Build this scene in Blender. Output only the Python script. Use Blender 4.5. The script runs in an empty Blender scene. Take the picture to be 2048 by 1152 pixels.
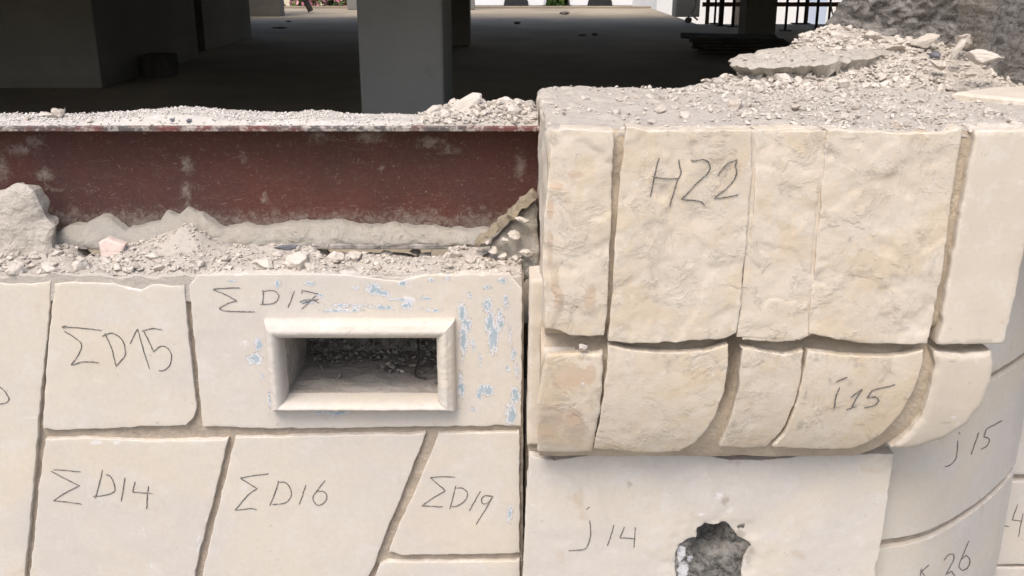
import bpy, bmesh, math, random
import numpy as np
from mathutils import Vector, Matrix, noise, Euler
from mathutils.geometry import delaunay_2d_cdt

scene = bpy.context.scene
col = scene.collection
random.seed(7)
R = math.radians

# ------------------------------------------------------------------ camera
FPX, PITCH = 1967.0, R(18.4)
cam = bpy.data.cameras.new('camera'); cam.sensor_width = 36.0
cam.lens = 36.0 * FPX / 2048.0; cam.clip_start = 0.02; cam.clip_end = 500
co = bpy.data.objects.new('camera', cam); col.objects.link(co)
co.location = (0, 0, 0); co.rotation_euler = (R(90) - PITCH, 0, 0)
scene.camera = co
# ------------------------------------------------------------------ light
SUN_EL, SUN_AZ = R(57), R(203)      # azimuth measured clockwise from +Y
world = bpy.data.worlds.new('World'); scene.world = world; world.use_nodes = True
nt = world.node_tree; nt.nodes.clear()
wo = nt.nodes.new('ShaderNodeOutputWorld'); bg = nt.nodes.new('ShaderNodeBackground')
sky = nt.nodes.new('ShaderNodeTexSky'); sky.sky_type = 'NISHITA'; sky.sun_disc = False
sky.sun_elevation = SUN_EL; sky.sun_rotation = SUN_AZ
sky.air_density = 1.0; sky.dust_density = 4.0; sky.ozone_density = 0.6
bg.inputs[1].default_value = 0.15
nt.links.new(sky.outputs[0], bg.inputs[0]); nt.links.new(bg.outputs[0], wo.inputs[0])
sl = bpy.data.lights.new('sun', 'SUN'); sl.energy = 1.2; sl.angle = R(30); sl.color = (1, .955, .90)
so = bpy.data.objects.new('sun', sl); col.objects.link(so)
sd = Vector((math.sin(SUN_AZ) * math.cos(SUN_EL), math.cos(SUN_AZ) * math.cos(SUN_EL), math.sin(SUN_EL)))
so.rotation_euler = sd.to_track_quat('Z', 'Y').to_euler()
scene.view_settings.view_transform = 'Standard'; scene.view_settings.look = 'None'
scene.view_settings.exposure = 0.68; scene.view_settings.gamma = 1.0
scene.view_settings.use_curve_mapping = False
try:
    scene.cycles.max_bounces = 8; scene.cycles.diffuse_bounces = 5
except Exception: pass

# ------------------------------------------------------------------ helpers
def ray(px, py):
    u = (px - 1024) / FPX; v = (576 - py) / FPX
    c, s = math.cos(PITCH), math.sin(PITCH)
    return u, c + v * s, -s + v * c
class Vert:            # wall-like surface Y = f(X, Z)
    def __init__(s, f, rel=None): s.f = f; s.rel = rel
    def hit(s, px, py):
        dx, dy, dz = ray(px, py)
        lo, hi = 1.0, 3.2
        g = lambda t: dy * t - s.f(dx * t, dz * t)
        for _ in range(50):
            m = (lo + hi) / 2
            if g(m) > 0: hi = m
            else: lo = m
        return dx * hi, dz * hi
    def d3(s, a, b, d): return (a, s.f(a, b) - d, b)
class Horz:            # ground-like surface Z = g(X, Y)
    def __init__(s, g): s.g = g
    def hit(s, px, py):
        dx, dy, dz = ray(px, py)
        lo, hi = 1.0, 60.0
        g = lambda t: s.g(dx * t, dy * t) - dz * t
        for _ in range(50):
            m = (lo + hi) / 2
            if g(m) > 0: hi = m
            else: lo = m
        return dx * hi, dy * hi
    def d3(s, a, b, d): return (a, b, s.g(a, b) + d)
def sm(x): x = max(0., min(1., x)); return x * x * (3 - 2 * x)
def fbm(x, y, z=0., sc=10., oct=4):
    return noise.fractal(Vector((x * sc, y * sc, z * sc)), 0.9, 2.1, oct)
def link(name, me, mat=None, parent=None):
    o = bpy.data.objects.new(name, me); col.objects.link(o)
    if mat is not None and me is not None and not me.materials: me.materials.append(mat)
    if parent is not None: o.parent = parent
    return o
def tag(o, label=None, cat=None, group=None, kind=None):
    if label: o['label'] = label
    if cat: o['category'] = cat
    if group: o['group'] = group
    if kind: o['kind'] = kind
    return o
def thing(name, label, cat, loc=(0, 0, 0), group=None):
    o = bpy.data.objects.new(name, None); col.objects.link(o); o.location = loc
    o.empty_display_size = .05
    return tag(o, label, cat, group)
def inpoly(P, poly):
    x, y = P[:, 0], P[:, 1]; r = np.zeros(len(P), bool); n = len(poly); j = n - 1
    for i in range(n):
        xi, yi = poly[i]; xj, yj = poly[j]
        c = ((yi > y) != (yj > y)) & (x < (xj - xi) * (y - yi) / (yj - yi + 1e-12) + xi)
        r ^= c; j = i
    return r
def segdist(P, poly):
    A = np.array(poly); B = np.roll(A, -1, 0); D = np.full(len(P), 1e9)
    for a, b in zip(A, B):
        ab = b - a; L = max(ab @ ab, 1e-14)
        t = np.clip(((P - a) @ ab) / L, 0, 1)
        D = np.minimum(D, np.hypot(*(P - (a + t[:, None] * ab)).T))
    return D
def resample(poly, step, chip, seed, csc=40., inset=0.):
    out = []; n = len(poly)
    sg = 1 if sum(poly[i][0] * poly[(i + 1) % n][1] - poly[(i + 1) % n][0] * poly[i][1] for i in range(n)) > 0 else -1
    for i in range(n):
        a = Vector(poly[i]); b = Vector(poly[(i + 1) % n]); k = max(1, int((b - a).length / step))
        nrm = Vector((-(b - a).y, (b - a).x)); nrm = nrm.normalized() if nrm.length > 0 else nrm
        for q in range(k):
            p = a.lerp(b, q / k)
            w = noise.fractal(Vector((p.x * csc, p.y * csc, seed)), .8, 2.2, 3)
            w2 = noise.noise(Vector((p.x * 22, p.y * 22, seed + 9)))
            w -= 2.2 * max(0, w2 - .38) * 2
            p = p + nrm * (chip * w + inset * sg)
            out.append((p.x, p.y))
    return out
SEED = [0]
def plate(name, poly, surf, mat, parent=None, thick=.05, grid=.02, rel=None, edge=.003, rnd=.006, chip=.0015,
          step=None, holes=(), attrs=None, off=0., px=True, hole_chip=None, under=0., inset=0.):
    """one solid piece: an irregular front following a surface, rounded rim, sides and a back"""
    SEED[0] += 1; sd_ = SEED[0] * 3.7; step = step or min(grid, .008)
    tr = (lambda P: [surf.hit(*p) for p in P]) if px else (lambda P: list(P))
    loops = [resample(tr(poly), step, chip, sd_, 40., inset)] + [resample(tr(h), step, hole_chip or chip, sd_, 55.) for h in holes]
    pts = [p for L in loops for p in L]; nb = len(pts)
    A = np.array(loops[0]); lo, hi = A.min(0), A.max(0)
    rng = np.random.RandomState(SEED[0])
    gx, gy = np.meshgrid(np.arange(lo[0], hi[0], grid), np.arange(lo[1], hi[1], grid * .87))
    gx[1::2] += grid / 2
    G = np.stack([gx.ravel(), gy.ravel()], 1) + rng.uniform(-.18, .18, (gx.size, 2)) * grid
    def inside(P):
        r = inpoly(P, loops[0])
        for h in loops[1:]: r &= ~inpoly(P, h)
        return r
    def bd(P):
        d = segdist(P, loops[0])
        for h in loops[1:]: d = np.minimum(d, segdist(P, h))
        return d
    keep = [G[inside(G)]]
    for L in loops:                                    # inset ring for the rounded rim
        LA = np.array(L); T = np.roll(LA, -1, 0) - np.roll(LA, 1, 0)
        N = np.stack([-T[:, 1], T[:, 0]], 1); N /= np.maximum(np.linalg.norm(N, axis=1), 1e-9)[:, None]
        for sgn in (1, -1):
            for f in (.4, 1.0):
                Q = LA + N * (sgn * rnd * f); Q = Q[inside(Q)]
                if len(Q): Q = Q[bd(Q) > rnd * f * .8]
                if len(Q): keep.append(Q)
    ring = np.concatenate(keep[1:]) if len(keep) > 1 else np.zeros((0, 2))
    g0 = keep[0]
    if len(g0): g0 = g0[bd(g0) > rnd + .35 * min(grid, .01)]
    I = np.concatenate([g0, ring])
    edges = []; s = 0
    for L in loops:
        edges += [(s + i, s + (i + 1) % len(L)) for i in range(len(L))]; s += len(L)
    V, E, F, ov, oe, of = delaunay_2d_cdt([Vector(p) for p in pts] + [Vector(p) for p in I], edges, [], 0, 1e-6)
    V = np.array([tuple(v) for v in V]); 
    cen = np.array([V[list(f)].mean(0) for f in F]); ok = inside(cen)
    F = [tuple(f) for f, k in zip(F, ok) if k]
    D = bd(V)
    verts = []
    for (a, b), d in zip(V, D):
        q = max(0., 1 - d / max(rnd, 1e-6)); back = edge * (1 - math.sqrt(max(0, 1 - q * q)))
        r = rel(a, b) if rel else 0.
        verts.append(surf.d3(a, b, off + r - back))
    nf = len(verts); faces = []
    up = isinstance(surf, Horz)
    for f in F:
        a, b, c = V[f[0]], V[f[1]], V[f[2]]
        ccw = (b[0] - a[0]) * (c[1] - a[1]) - (b[1] - a[1]) * (c[0] - a[0]) > 0
        faces.append(f if ccw else f[::-1])
    # boundary edges from the kept triangles
    cnt = {}
    for f in faces:
        for i in range(3):
            e = (f[i], f[(i + 1) % 3]); cnt[e] = cnt.get(e, 0) + 1
    bed = [e for e in cnt if (e[1], e[0]) not in cnt]
    smooth = [True] * len(faces)
    mp = {}; bk = {}
    for e in bed:
        for v in e:
            if v not in mp:
                mp[v] = len(verts); verts.append(verts[v])
                bk[v] = len(verts); ua, ub = V[v]
                if under:
                    k_ = under * (1 + 1.2 * noise.noise(Vector((ua * 30, ub * 30, 4.)))); ua += (A[:, 0].mean() - ua) * k_; ub += (A[:, 1].mean() - ub) * k_
                x, y, z = surf.d3(ua, ub, off - thick * (1 + (.5 * noise.noise(Vector((ua * 40, ub * 40, 9.))) if under else 0))); verts.append((x, y, z))
    for a, b in bed:
        faces.append((mp[b], mp[a], bk[a], bk[b])); smooth.append(False)
    me = bpy.data.meshes.new(name); me.from_pydata(verts, [], faces)
    me.polygons.foreach_set('use_smooth', smooth)
    src = list(range(nf)) + [0] * (len(verts) - nf)
    for v, k in mp.items(): src[k] = v
    for v, k in bk.items(): src[k] = v
    at = me.attributes.new('rim', 'FLOAT', 'POINT')
    at.data.foreach_set('value', [max(0., 1 - D[i] / .018) for i in src])
    for an, fn in (attrs or {}).items():
        at = me.attributes.new(an, 'FLOAT', 'POINT')
        vals = [fn(V[i][0], V[i][1]) for i in range(nf)]
        at.data.foreach_set('value', [vals[i] for i in src])
    me.update()
    return link(name, me, mat, parent)
def blobs(surf, items, gain=1.3):
    B = []
    for (x, y, rx, ry) in items:
        a, b = surf.hit(x, y); a2, _ = surf.hit(x + rx, y); _, b2 = surf.hit(x, y + ry)
        B.append((a, b, abs(a2 - a), abs(b2 - b)))
    def fn(a, b):
        m = 0.
        for (ca, cb, ra, rb) in B:
            d = math.hypot((a - ca) / ra, (b - cb) / rb)
            if d < 1.6: m = max(m, gain - d)
        return max(0., min(1., m))
    return fn
def smooth_line(P, k=6):
    P = [Vector(p) for p in P]
    if len(P) < 3: return [P[0].lerp(P[-1], i / 6) for i in range(7)]
    out = []
    for i in range(len(P) - 1):
        p0 = P[max(0, i - 1)]; p1 = P[i]; p2 = P[i + 1]; p3 = P[min(len(P) - 1, i + 2)]
        # corners sharper than ~70 degrees stay sharp
        d1 = (p1 - p0); d2 = (p2 - p1); d3 = (p3 - p2)
        m1 = (p2 - p0) / 2 if d1.length > 0 and d2.length > 0 and d1.normalized().dot(d2.normalized()) > .35 else d2 * .6
        m2 = (p3 - p1) / 2 if d3.length > 0 and d2.length > 0 and d2.normalized().dot(d3.normalized()) > .35 else d2 * .6
        for q in range(k):
            t = q / k; t2 = t * t; t3 = t2 * t
            out.append((2*t3-3*t2+1)*p1 + (t3-2*t2+t)*m1 + (-2*t3+3*t2)*p2 + (t3-t2)*m2)
    out.append(P[-1]); return out
def marking(strokes, surf, rel, parent, org, sc, off=0., w=1.0, name='pencil_marking', label=None, mat=None):
    """pencil handwriting: thin raised ribbons that follow the stone's own relief"""
    vs, fs = [], []
    for si, st in enumerate(strokes):
        L = smooth_line([(org[0] + x / sc, org[1] + y / sc) for x, y in st])
        n = len(L); base = len(vs)
        for i, p in enumerate(L):
            d = (L[min(n - 1, i + 1)] - L[max(0, i - 1)]); d = d.normalized() if d.length else Vector((1, 0))
            nn = Vector((-d.y, d.x)) * w * (1 + .35 * noise.noise(Vector((p.x * .11, p.y * .11, si)))) * (.55 if i in (0, n - 1) else 1)
            jit = Vector((noise.noise(Vector((p.x * .15, p.y * .15, 3))), noise.noise(Vector((p.x * .15, p.y * .15, 8))))) * .8
            for q, e in ((p + jit + nn, 0), (p + jit, .0006), (p + jit - nn, 0)):
                a, b = surf.hit(q.x, q.y)
                vs.append(surf.d3(a, b, off + (rel(a, b) if rel else 0) + .0011 + e))
        for i in range(n - 1):
            for k in range(2):
                a = base + i * 3 + k
                fs.append((a, a + 1, a + 4, a + 3))
    me = bpy.data.meshes.new(name); me.from_pydata(vs, [], fs); me.update()
    o = link(name, me, mat or M['pencil'], parent)
    if label: o['label'] = label
    return o
def box_mesh(name, x0, x1, y0, y1, z0, z1, bevel=0.):
    bm = bmesh.new(); bmesh.ops.create_cube(bm, size=1)
    for v in bm.verts:
        v.co = Vector((x0 + (v.co.x + .5) * (x1 - x0), y0 + (v.co.y + .5) * (y1 - y0), z0 + (v.co.z + .5) * (z1 - z0)))
    if bevel: bmesh.ops.bevel(bm, geom=bm.edges[:], offset=bevel, segments=2, affect='EDGES', profile=.5)
    me = bpy.data.meshes.new(name); bm.to_mesh(me); bm.free(); return me
def box(name, x0, x1, y0, y1, z0, z1, mat, parent=None, bevel=0.):
    return link(name, box_mesh(name, x0, x1, y0, y1, z0, z1, bevel), mat, parent)
def tube_mesh(name, P, r, seg=8):
    bm = bmesh.new(); rings = []
    P = [Vector(p) for p in P]
    for i, p in enumerate(P):
        d = (P[min(len(P) - 1, i + 1)] - P[max(0, i - 1)]).normalized()
        q = d.to_track_quat('Z', 'Y')
        rings.append([bm.verts.new(p + q @ Vector((math.cos(a) * r, math.sin(a) * r, 0))) for a in [k * 2 * math.pi / seg for k in range(seg)]])
    for a, b in zip(rings, rings[1:]):
        for k in range(seg): bm.faces.new((a[k], a[(k + 1) % seg], b[(k + 1) % seg], b[k]))
    bm.faces.new(rings[0][::-1]); bm.faces.new(rings[-1])
    me = bpy.data.meshes.new(name); bm.to_mesh(me); bm.free()
    return me

# ------------------------------------------------------------------ materials
class N:
    def __init__(s, name, rough=.9, spec=.25):
        s.m = bpy.data.materials.new(name); s.m.use_nodes = True; s.t = s.m.node_tree
        s.b = s.t.nodes['Principled BSDF']; s.b.inputs['Roughness'].default_value = rough
        s.b.inputs['Specular IOR Level'].default_value = spec
        s.tc = s.t.nodes.new('ShaderNodeTexCoord').outputs['Object']
    def nd(s, t, **k):
        n = s.t.nodes.new(t)
        for a, v in k.items(): setattr(n, a, v)
        return n
    def mapped(s, scale):
        m = s.nd('ShaderNodeMapping'); m.inputs['Scale'].default_value = scale
        s.t.links.new(s.tc, m.inputs[0]); return m.outputs[0]
    def noise(s, sc, det=6, rough=.6, dist=0., vec=None):
        n = s.nd('ShaderNodeTexNoise'); n.inputs['Scale'].default_value = sc; n.inputs['Detail'].default_value = det
        n.inputs['Roughness'].default_value = rough; n.inputs['Distortion'].default_value = dist
        s.t.links.new(vec or s.tc, n.inputs['Vector']); return n.outputs[0]
    def voro(s, sc, feat='F1', vec=None):
        n = s.nd('ShaderNodeTexVoronoi', feature=feat); n.inputs['Scale'].default_value = sc
        s.t.links.new(vec or s.tc, n.inputs['Vector']); return n.outputs['Distance']
    def attr(s, name): 
        n = s.nd('ShaderNodeAttribute', attribute_name=name); return n.outputs['Fac']
    def ramp(s, x, lo, hi, a=0., b=1.):
        n = s.nd('ShaderNodeMapRange', interpolation_type='SMOOTHSTEP')
        for i, v in enumerate((lo, hi, a, b)): n.inputs[i + 1].default_value = v
        s.t.links.new(x, n.inputs[0]); return n.outputs[0]
    def math(s, op, a, b=None):
        n = s.nd('ShaderNodeMath', operation=op)
        for i, v in enumerate((a, b)):
            if v is None: continue
            if isinstance(v, (int, float)): n.inputs[i].default_value = v
            else: s.t.links.new(v, n.inputs[i])
        return n.outputs[0]
    def mix(s, f, a, b):
        n = s.nd('ShaderNodeMix', data_type='RGBA')
        if isinstance(f, (int, float)): n.inputs[0].default_value = f
        else: s.t.links.new(f, n.inputs[0])
        for i, v in ((6, a), (7, b)):
            if isinstance(v, tuple): n.inputs[i].default_value = (*v, 1)
            else: s.t.links.new(v, n.inputs[i])
        return n.outputs[2]
    def base(s, c):
        if isinstance(c, tuple): s.b.inputs['Base Color'].default_value = (*c, 1)
        else: s.t.links.new(c, s.b.inputs['Base Color'])
    def bump(s, h, dist=.002, strength=1., prev=None):
        n = s.nd('ShaderNodeBump'); n.inputs['Distance'].default_value = dist; n.inputs['Strength'].default_value = strength
        s.t.links.new(h, n.inputs['Height'])
        if prev is not None: s.t.links.new(prev, n.inputs['Normal'])
        s.t.links.new(n.outputs[0], s.b.inputs['Normal']); return n.outputs[0]
M = {}
def stone_mat(name, c1, c2, c3, mott=4., rough=False, speck=.5, grime=.06):
    n = N(name, .82 if not rough else .9, .25)
    a = n.noise(mott, 5, .55, .4); b = n.noise(mott * 4.3, 6, .65, .6); d = n.noise(mott * 22, 4, .7)
    c = n.mix(n.ramp(a, .40, .60), c1, c2)
    c = n.mix(n.ramp(b, .50, .68, 0, .75), c, c3)
    if rough:
        e = n.noise(7, 7, .7, .4); c = n.mix(n.ramp(e, .48, .60, 0, .72), c, (.56, .445, .30))
        g = n.noise(13, 8, .75, .5); c = n.mix(n.ramp(g, .58, .68, 0, .5), c, (.44, .365, .29))
        wv = n.noise(10, 8, .75, .5); c = n.mix(n.ramp(wv, .56, .64, 0, .55), c, (.64, .575, .485))
        vn = n.math('ABSOLUTE', n.math('SUBTRACT', n.noise(9, 7, .72, .8), .5)); c = n.mix(n.math('MULTIPLY', n.ramp(vn, .016, .002, 0, .45), n.ramp(n.noise(6, 3), .46, .58)), c, (.30, .25, .20))
    oi = n.nd('ShaderNodeObjectInfo').outputs['Random']; c = n.mix(n.math('MULTIPLY', oi, .30), c, (.545, .495, .43))
    # tiny dark pits and pale scuffs
    p = n.noise(85, 3, .6); c = n.mix(n.ramp(p, .69, .76, 0, speck), c, (.30, .25, .19))
    sc = n.noise(1, 6, .7, .3, n.mapped((11, 11, 30))); c = n.mix(n.ramp(sc, .64, .72, 0, .55), c, (.68, .65, .60))
    bl = n.noise(11, 4, .55, .3); c = n.mix(n.ramp(bl, .64, .76, 0, .45), c, (.46, .35, .235)); hz = n.noise(2.6, 6, .65, .5); c = n.mix(n.ramp(hz, .50, .66, 0, .35), c, (.60, .50, .37)); sk = n.noise(1, 6, .75, .2, n.mapped((9, 9, 3))); c = n.mix(n.ramp(sk, .56, .72, 0, .25), c, (.42, .385, .345))
    c = n.mix(n.ramp(d, .3, .7, 0, .22), c, (.44, .40, .35))
    # chipped pale rim
    rim = n.math('ADD', n.attr('rim'), n.math('MULTIPLY', n.math('SUBTRACT', n.noise(28, 6, .75), .5), 2.6))
    c = n.mix(n.ramp(rim, 1.0, 1.25, 0, .6), c, (.68, .63, .56))
    # stains: pinkish old render and grey dirt
    st = n.math('ADD', n.attr('stain'), n.math('MULTIPLY', n.math('SUBTRACT', n.noise(24, 8, .75, .6), .5), 2.0))
    c = n.mix(n.ramp(st, .48, .72, 0, .72), c, n.mix(n.ramp(n.noise(16, 5), .4, .6), (.50, .37, .265), (.46, .375, .29)))
    dt = n.math('ADD', n.math('ADD', n.attr('dirt'), grime), n.math('MULTIPLY', n.math('SUBTRACT', n.noise(40, 8, .78, .8), .5), 2.0))
    c = n.mix(n.ramp(dt, .46, .95, 0, .75), c, (.34, .30, .255))
    wh = n.math('ADD', n.attr('scar'), n.math('MULTIPLY', n.math('SUBTRACT', n.noise(38, 8, .78, .8), .5), 2.2))
    c = n.mix(n.ramp(wh, .60, .95, 0, .75), c, (.68, .67, .68))
    # flaking blue paint with a pale undercoat
    pt = n.math('ADD', n.attr('paint'), n.math('MULTIPLY', n.math('SUBTRACT', n.noise(1, 6, .72, .8, n.mapped((95, 95, 60))), .5), 2.3))
    c = n.mix(n.ramp(pt, .50, .54, 0, .8), c, (.62, .62, .645))
    c = n.mix(n.ramp(pt, .76, .82, 0, .82), c, n.mix(n.ramp(n.noise(60, 4), .4, .6), (.235, .325, .355), (.30, .37, .43)))
    n.base(c)
    nb = n.bump(n.noise(30, 8, .68, .3), .0017 if rough else .0008, 1)
    nb = n.bump(n.noise(190, 5, .7), .0008 if rough else .0004, 1, nb)
    if rough:
        nb = n.bump(n.ramp(n.noise(15, 8, .70, .5), .52, .66), .0012, 1, nb)
    nb = n.bump(n.ramp(pt, .50, .56), .0006, 1, nb)
    return n.m
M['ashlar'] = stone_mat('smooth_limestone', (.59, .535, .452), (.55, .51, .465), (.605, .57, .535))
M['rough'] = stone_mat('hammered_limestone', (.60, .52, .415), (.565, .48, .37), (.61, .545, .465), 6., True, .4, .17)
M['curved'] = stone_mat('pale_limestone', (.59, .52, .43), (.55, .48, .39), (.61, .565, .50), 6., False, .4, .15)
def rubble_mat(name, tones, fine=140, bumpd=.003, big=45):
    n = N(name, .95, .15)
    oi = n.nd('ShaderNodeObjectInfo').outputs['Random']
    at = n.attr('tone'); r = n.math('FRACT', n.math('ADD', oi, at))
    c = n.mix(n.ramp(r, .0, .45), tones[0], tones[1]); c = n.mix(n.ramp(r, .55, 1.), c, tones[2])
    c = n.mix(n.ramp(n.noise(big, 6, .7), .5, .72, 0, .6), c, tones[3])
    c = n.mix(n.ramp(n.noise(fine * 1.7, 3, .6), .64, .76, 0, .4), c, (.30, .26, .23))
    n.base(c); nb = n.bump(n.noise(fine * .5, 6, .7), bumpd, 1); n.bump(n.noise(fine * 2.2, 4, .7), bumpd * .4, 1, nb)
    return n.m
M['rubble'] = rubble_mat('broken_limestone', ((.60, .55, .485), (.54, .49, .43), (.39, .345, .30), (.64, .60, .55)))
M['grit'] = rubble_mat('limestone_grit', ((.68, .64, .59), (.60, .56, .51), (.42, .39, .36), (.72, .69, .66)))
M['rock'] = rubble_mat('fragment_limestone', ((.56, .51, .45), (.53, .48, .42), (.44, .385, .33), (.62, .58, .53)), 5, .0016, 1.3)
M['dust'] = rubble_mat('mortar_dust', ((.485, .44, .385), (.485, .44, .385), (.46, .42, .37), (.38, .34, .30)), 180, .004)
M['dark_rubble'] = rubble_mat('dark_grit', ((.19, .175, .16), (.26, .24, .215), (.13, .12, .11), (.30, .28, .255)))  # vent grit, in darker tones than the grit outside
def simple(name, c, c2, sc=20, rough=.9, bumpd=.002, bs=60, spec=.2):
    n = N(name, rough, spec); n.base(n.mix(n.ramp(n.noise(sc, 6, .65), .3, .7), c, c2))
    if bumpd: n.bump(n.noise(bs, 6, .7), bumpd, 1)
    return n.m
M['mortar'] = simple('joint_mortar', (.47, .40, .32), (.36, .30, .24), 24, .95, .006, 90)
M['bed'] = simple('groove_limestone', (.54, .455, .35), (.43, .355, .27), 14, .95, .006, 70)
n = N('old_lime_mortar', .95, .15)
c = n.mix(n.ramp(n.noise(9, 5, .6), .35, .65), (.50, .455, .385), (.46, .43, .385)); c = n.mix(n.ramp(n.noise(40, 6, .7), .5, .7, 0, .6), c, (.58, .535, .475))
c = n.mix(n.ramp(n.noise(90, 6, .75), .58, .70, 0, .7), c, (.22, .19, .155)); n.base(c)
nb = n.bump(n.noise(34, 8, .74), .010, 1); n.bump(n.noise(150, 6, .75), .005, 1, nb); M['lime'] = n.m
M['plaster'] = simple('plaster_chunk', (.57, .52, .455), (.50, .455, .395), 18, .95, .016, 45)
n = N('graphite', .6, .3); n.base(n.mix(n.ramp(n.noise(420, 3, .6), .48, .66), n.mix(n.noise(25, 3), (.06, .056, .052), (.14, .13, .12)), (.36, .325, .28))); M['pencil'] = n.m
# red oxide beam with dust
n = N('red_oxide_paint', .62, .35)
c = n.mix(n.ramp(n.noise(5, 5, .6), .35, .7), (.114, .038, .027), (.086, .034, .025))
c = n.mix(n.ramp(n.noise(2.2, 4, .6), .42, .68, 0, .7), c, (.075, .036, .034))
c = n.mix(n.ramp(n.noise(60, 6, .7), .5, .7, 0, .25), c, (.13, .085, .07))
dm = n.math('ADD', n.attr('dust'), n.math('ADD', n.math('MULTIPLY', n.math('SUBTRACT', n.noise(75, 9, .82, .8), .5), 2.2), n.math('MULTIPLY', n.math('SUBTRACT', n.noise(14, 5, .7, .8), .5), .7)))
c = n.mix(n.ramp(dm, .42, 1.15, 0, .68), c, (.37, .32, .265))
c = n.mix(n.ramp(n.noise(150, 5, .75), .60, .70, 0, .6), c, (.31, .26, .23))
st = n.noise(1, 7, .74, 2.6, n.mapped((18, 10, 70))); c = n.mix(n.ramp(st, .60, .66, 0, .40), c, (.34, .28, .25))
c = n.mix(n.ramp(n.noise(44, 6, .75, 2.5), .62, .68, 0, .40), c, (.36, .31, .26))
n.base(c); nb = n.bump(dm, .002, 1); n.bump(n.noise(150, 5, .7), .0012, 1, nb); M['beam'] = n.m
M['dusty_steel'] = simple('dusty_steel', (.42, .385, .35), (.13, .12, .11), 22, .9, .003, 80)
n = N('flange_edge_paint', .6, .35)
c = n.mix(n.ramp(n.noise(5, 5, .6), .44, .56), (.14, .05, .043), (.085, .078, .074)); c = n.mix(n.ramp(n.noise(46, 7, .75), .47, .60, 0, .85), c, (.42, .37, .33))
n.base(c); n.bump(n.noise(150, 5, .7), .002, 1); M['flange'] = n.m
def concrete(name, c, c2, sc=1.5, form=0):
    n = N(name, .9, .2); k = n.mix(n.ramp(n.noise(sc, 7, .65), .3, .7), c, c2)
    k = n.mix(n.ramp(n.noise(sc * 9, 5, .7), .5, .8, 0, .5), k, tuple(x * .6 for x in c))
    if form:
        w = n.noise(1, 2, .5, 0, n.mapped((.02, .02, form))); k = n.mix(n.ramp(w, .45, .55, 0, .35), k, tuple(x * .7 for x in c))
    n.base(k); n.bump(n.noise(40, 6, .7), .003, 1); return n.m
M['floor'] = concrete('dusty_floor', (.40, .335, .25), (.27, .23, .175), .8)
M['column'] = concrete('grey_column', (.235, .235, .222), (.195, .197, .188), 1.2)
M['blockwall'] = concrete('block_wall', (.23, .215, .185), (.16, .15, .135), .9, 3.5)
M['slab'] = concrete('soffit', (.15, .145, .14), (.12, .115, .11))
M['shadow_box'] = simple('dark_steel', (.03, .03, .03), (.05, .045, .04), 8, .7, 0)
M['scrap'] = simple('dusty_scrap', (.17, .155, .13), (.22, .20, .165), 8, .9, 0)
M['prop'] = simple('rusty_prop', (.05, .035, .03), (.07, .05, .04), 12, .7, 0)
M['rail'] = simple('timber_rail', (.20, .11, .06), (.26, .16, .09), 12, .85, 0)
M['oldwood'] = simple('old_boards', (.05, .045, .04), (.085, .075, .065), 10, .9, .002)
M['white'] = simple('white_render', (.80, .79, .76), (.74, .73, .70), .8, .9, 0)
M['cream'] = simple('cream_render', (.62, .55, .40), (.58, .51, .38), .8, .9, 0)
M['carwhite'] = simple('white_car_paint', (.78, .78, .78), (.76, .76, .77), 2, .25, 0, spec=.5)
M['glass'] = simple('dark_glass', (.03, .035, .04), (.04, .045, .05), 2, .1, 0, spec=.6)
M['tyre'] = simple('tyre_rubber', (.025, .025, .025), (.035, .035, .035), 9, .85, 0)
M['green'] = simple('green_awning', (.035, .22, .09), (.03, .18, .075), 6, .8, 0)
M['red'] = simple('red_badge', (.5, .03, .03), (.45, .03, .03), 6, .7, 0)
M['leaf'] = simple('leaves', (.05, .11, .03), (.10, .15, .035), 3, .8, 0)
M['pink'] = simple('pink_blossom', (.62, .20, .28), (.66, .34, .38), 5, .8, 0)
M['door'] = simple('pale_blue_door', (.50, .56, .66), (.46, .52, .62), 3, .7, 0)
M['brown'] = simple('dark_doorway', (.06, .05, .045), (.09, .08, .07), 3, .8, 0)
M['cable'] = simple('white_cable', (.62, .61, .58), (.55, .54, .5), 5, .6, 0)
M['ground'] = concrete('street', (.30, .285, .26), (.24, .23, .21), .3)
n = N('coarse_masonry', .95, .15)
v = n.noise(1, 9, .82, 1.2, n.mapped((22, 22, 40))); c = n.mix(n.ramp(v, .40, .58), (.17, .155, .14), (.54, .505, .465))
c = n.mix(n.ramp(n.noise(3, 4, .6), .48, .68, 0, .7), c, (.36, .30, .22)); c = n.mix(n.ramp(n.noise(95, 6, .8), .54, .66, 0, .7), c, (.62, .59, .55)); c = n.mix(n.ramp(n.noise(60, 7, .8), .56, .66, 0, .8), c, (.09, .08, .07))
n.base(c); nb = n.bump(v, .035, 1); n.bump(n.noise(110, 6, .75), .008, 1, nb); M['coarse'] = n.m
n = N('dark_grey_concrete', .95, .15)  # dark grey concrete, mottled by noise, for the hole lining
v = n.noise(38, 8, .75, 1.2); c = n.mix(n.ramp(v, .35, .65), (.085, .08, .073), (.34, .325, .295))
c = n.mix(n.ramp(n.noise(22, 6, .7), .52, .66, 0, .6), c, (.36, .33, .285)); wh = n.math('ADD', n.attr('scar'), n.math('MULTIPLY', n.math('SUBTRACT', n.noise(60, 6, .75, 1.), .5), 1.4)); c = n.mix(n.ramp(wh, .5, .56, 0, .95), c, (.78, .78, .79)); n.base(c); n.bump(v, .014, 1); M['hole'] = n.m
n = N('niche_lining', .95, .15)
c = n.mix(n.ramp(n.noise(1, 6, .65, .6, n.mapped((5, 34, 34))), .3, .7), (.42, .385, .35), (.29, .265, .24))
c = n.mix(n.ramp(n.noise(70, 5, .7), .58, .72, 0, .6), c, (.11, .10, .095)); n.base(c); n.bump(n.noise(60, 6, .7), .004, 1); M['niche'] = n.m
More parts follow.
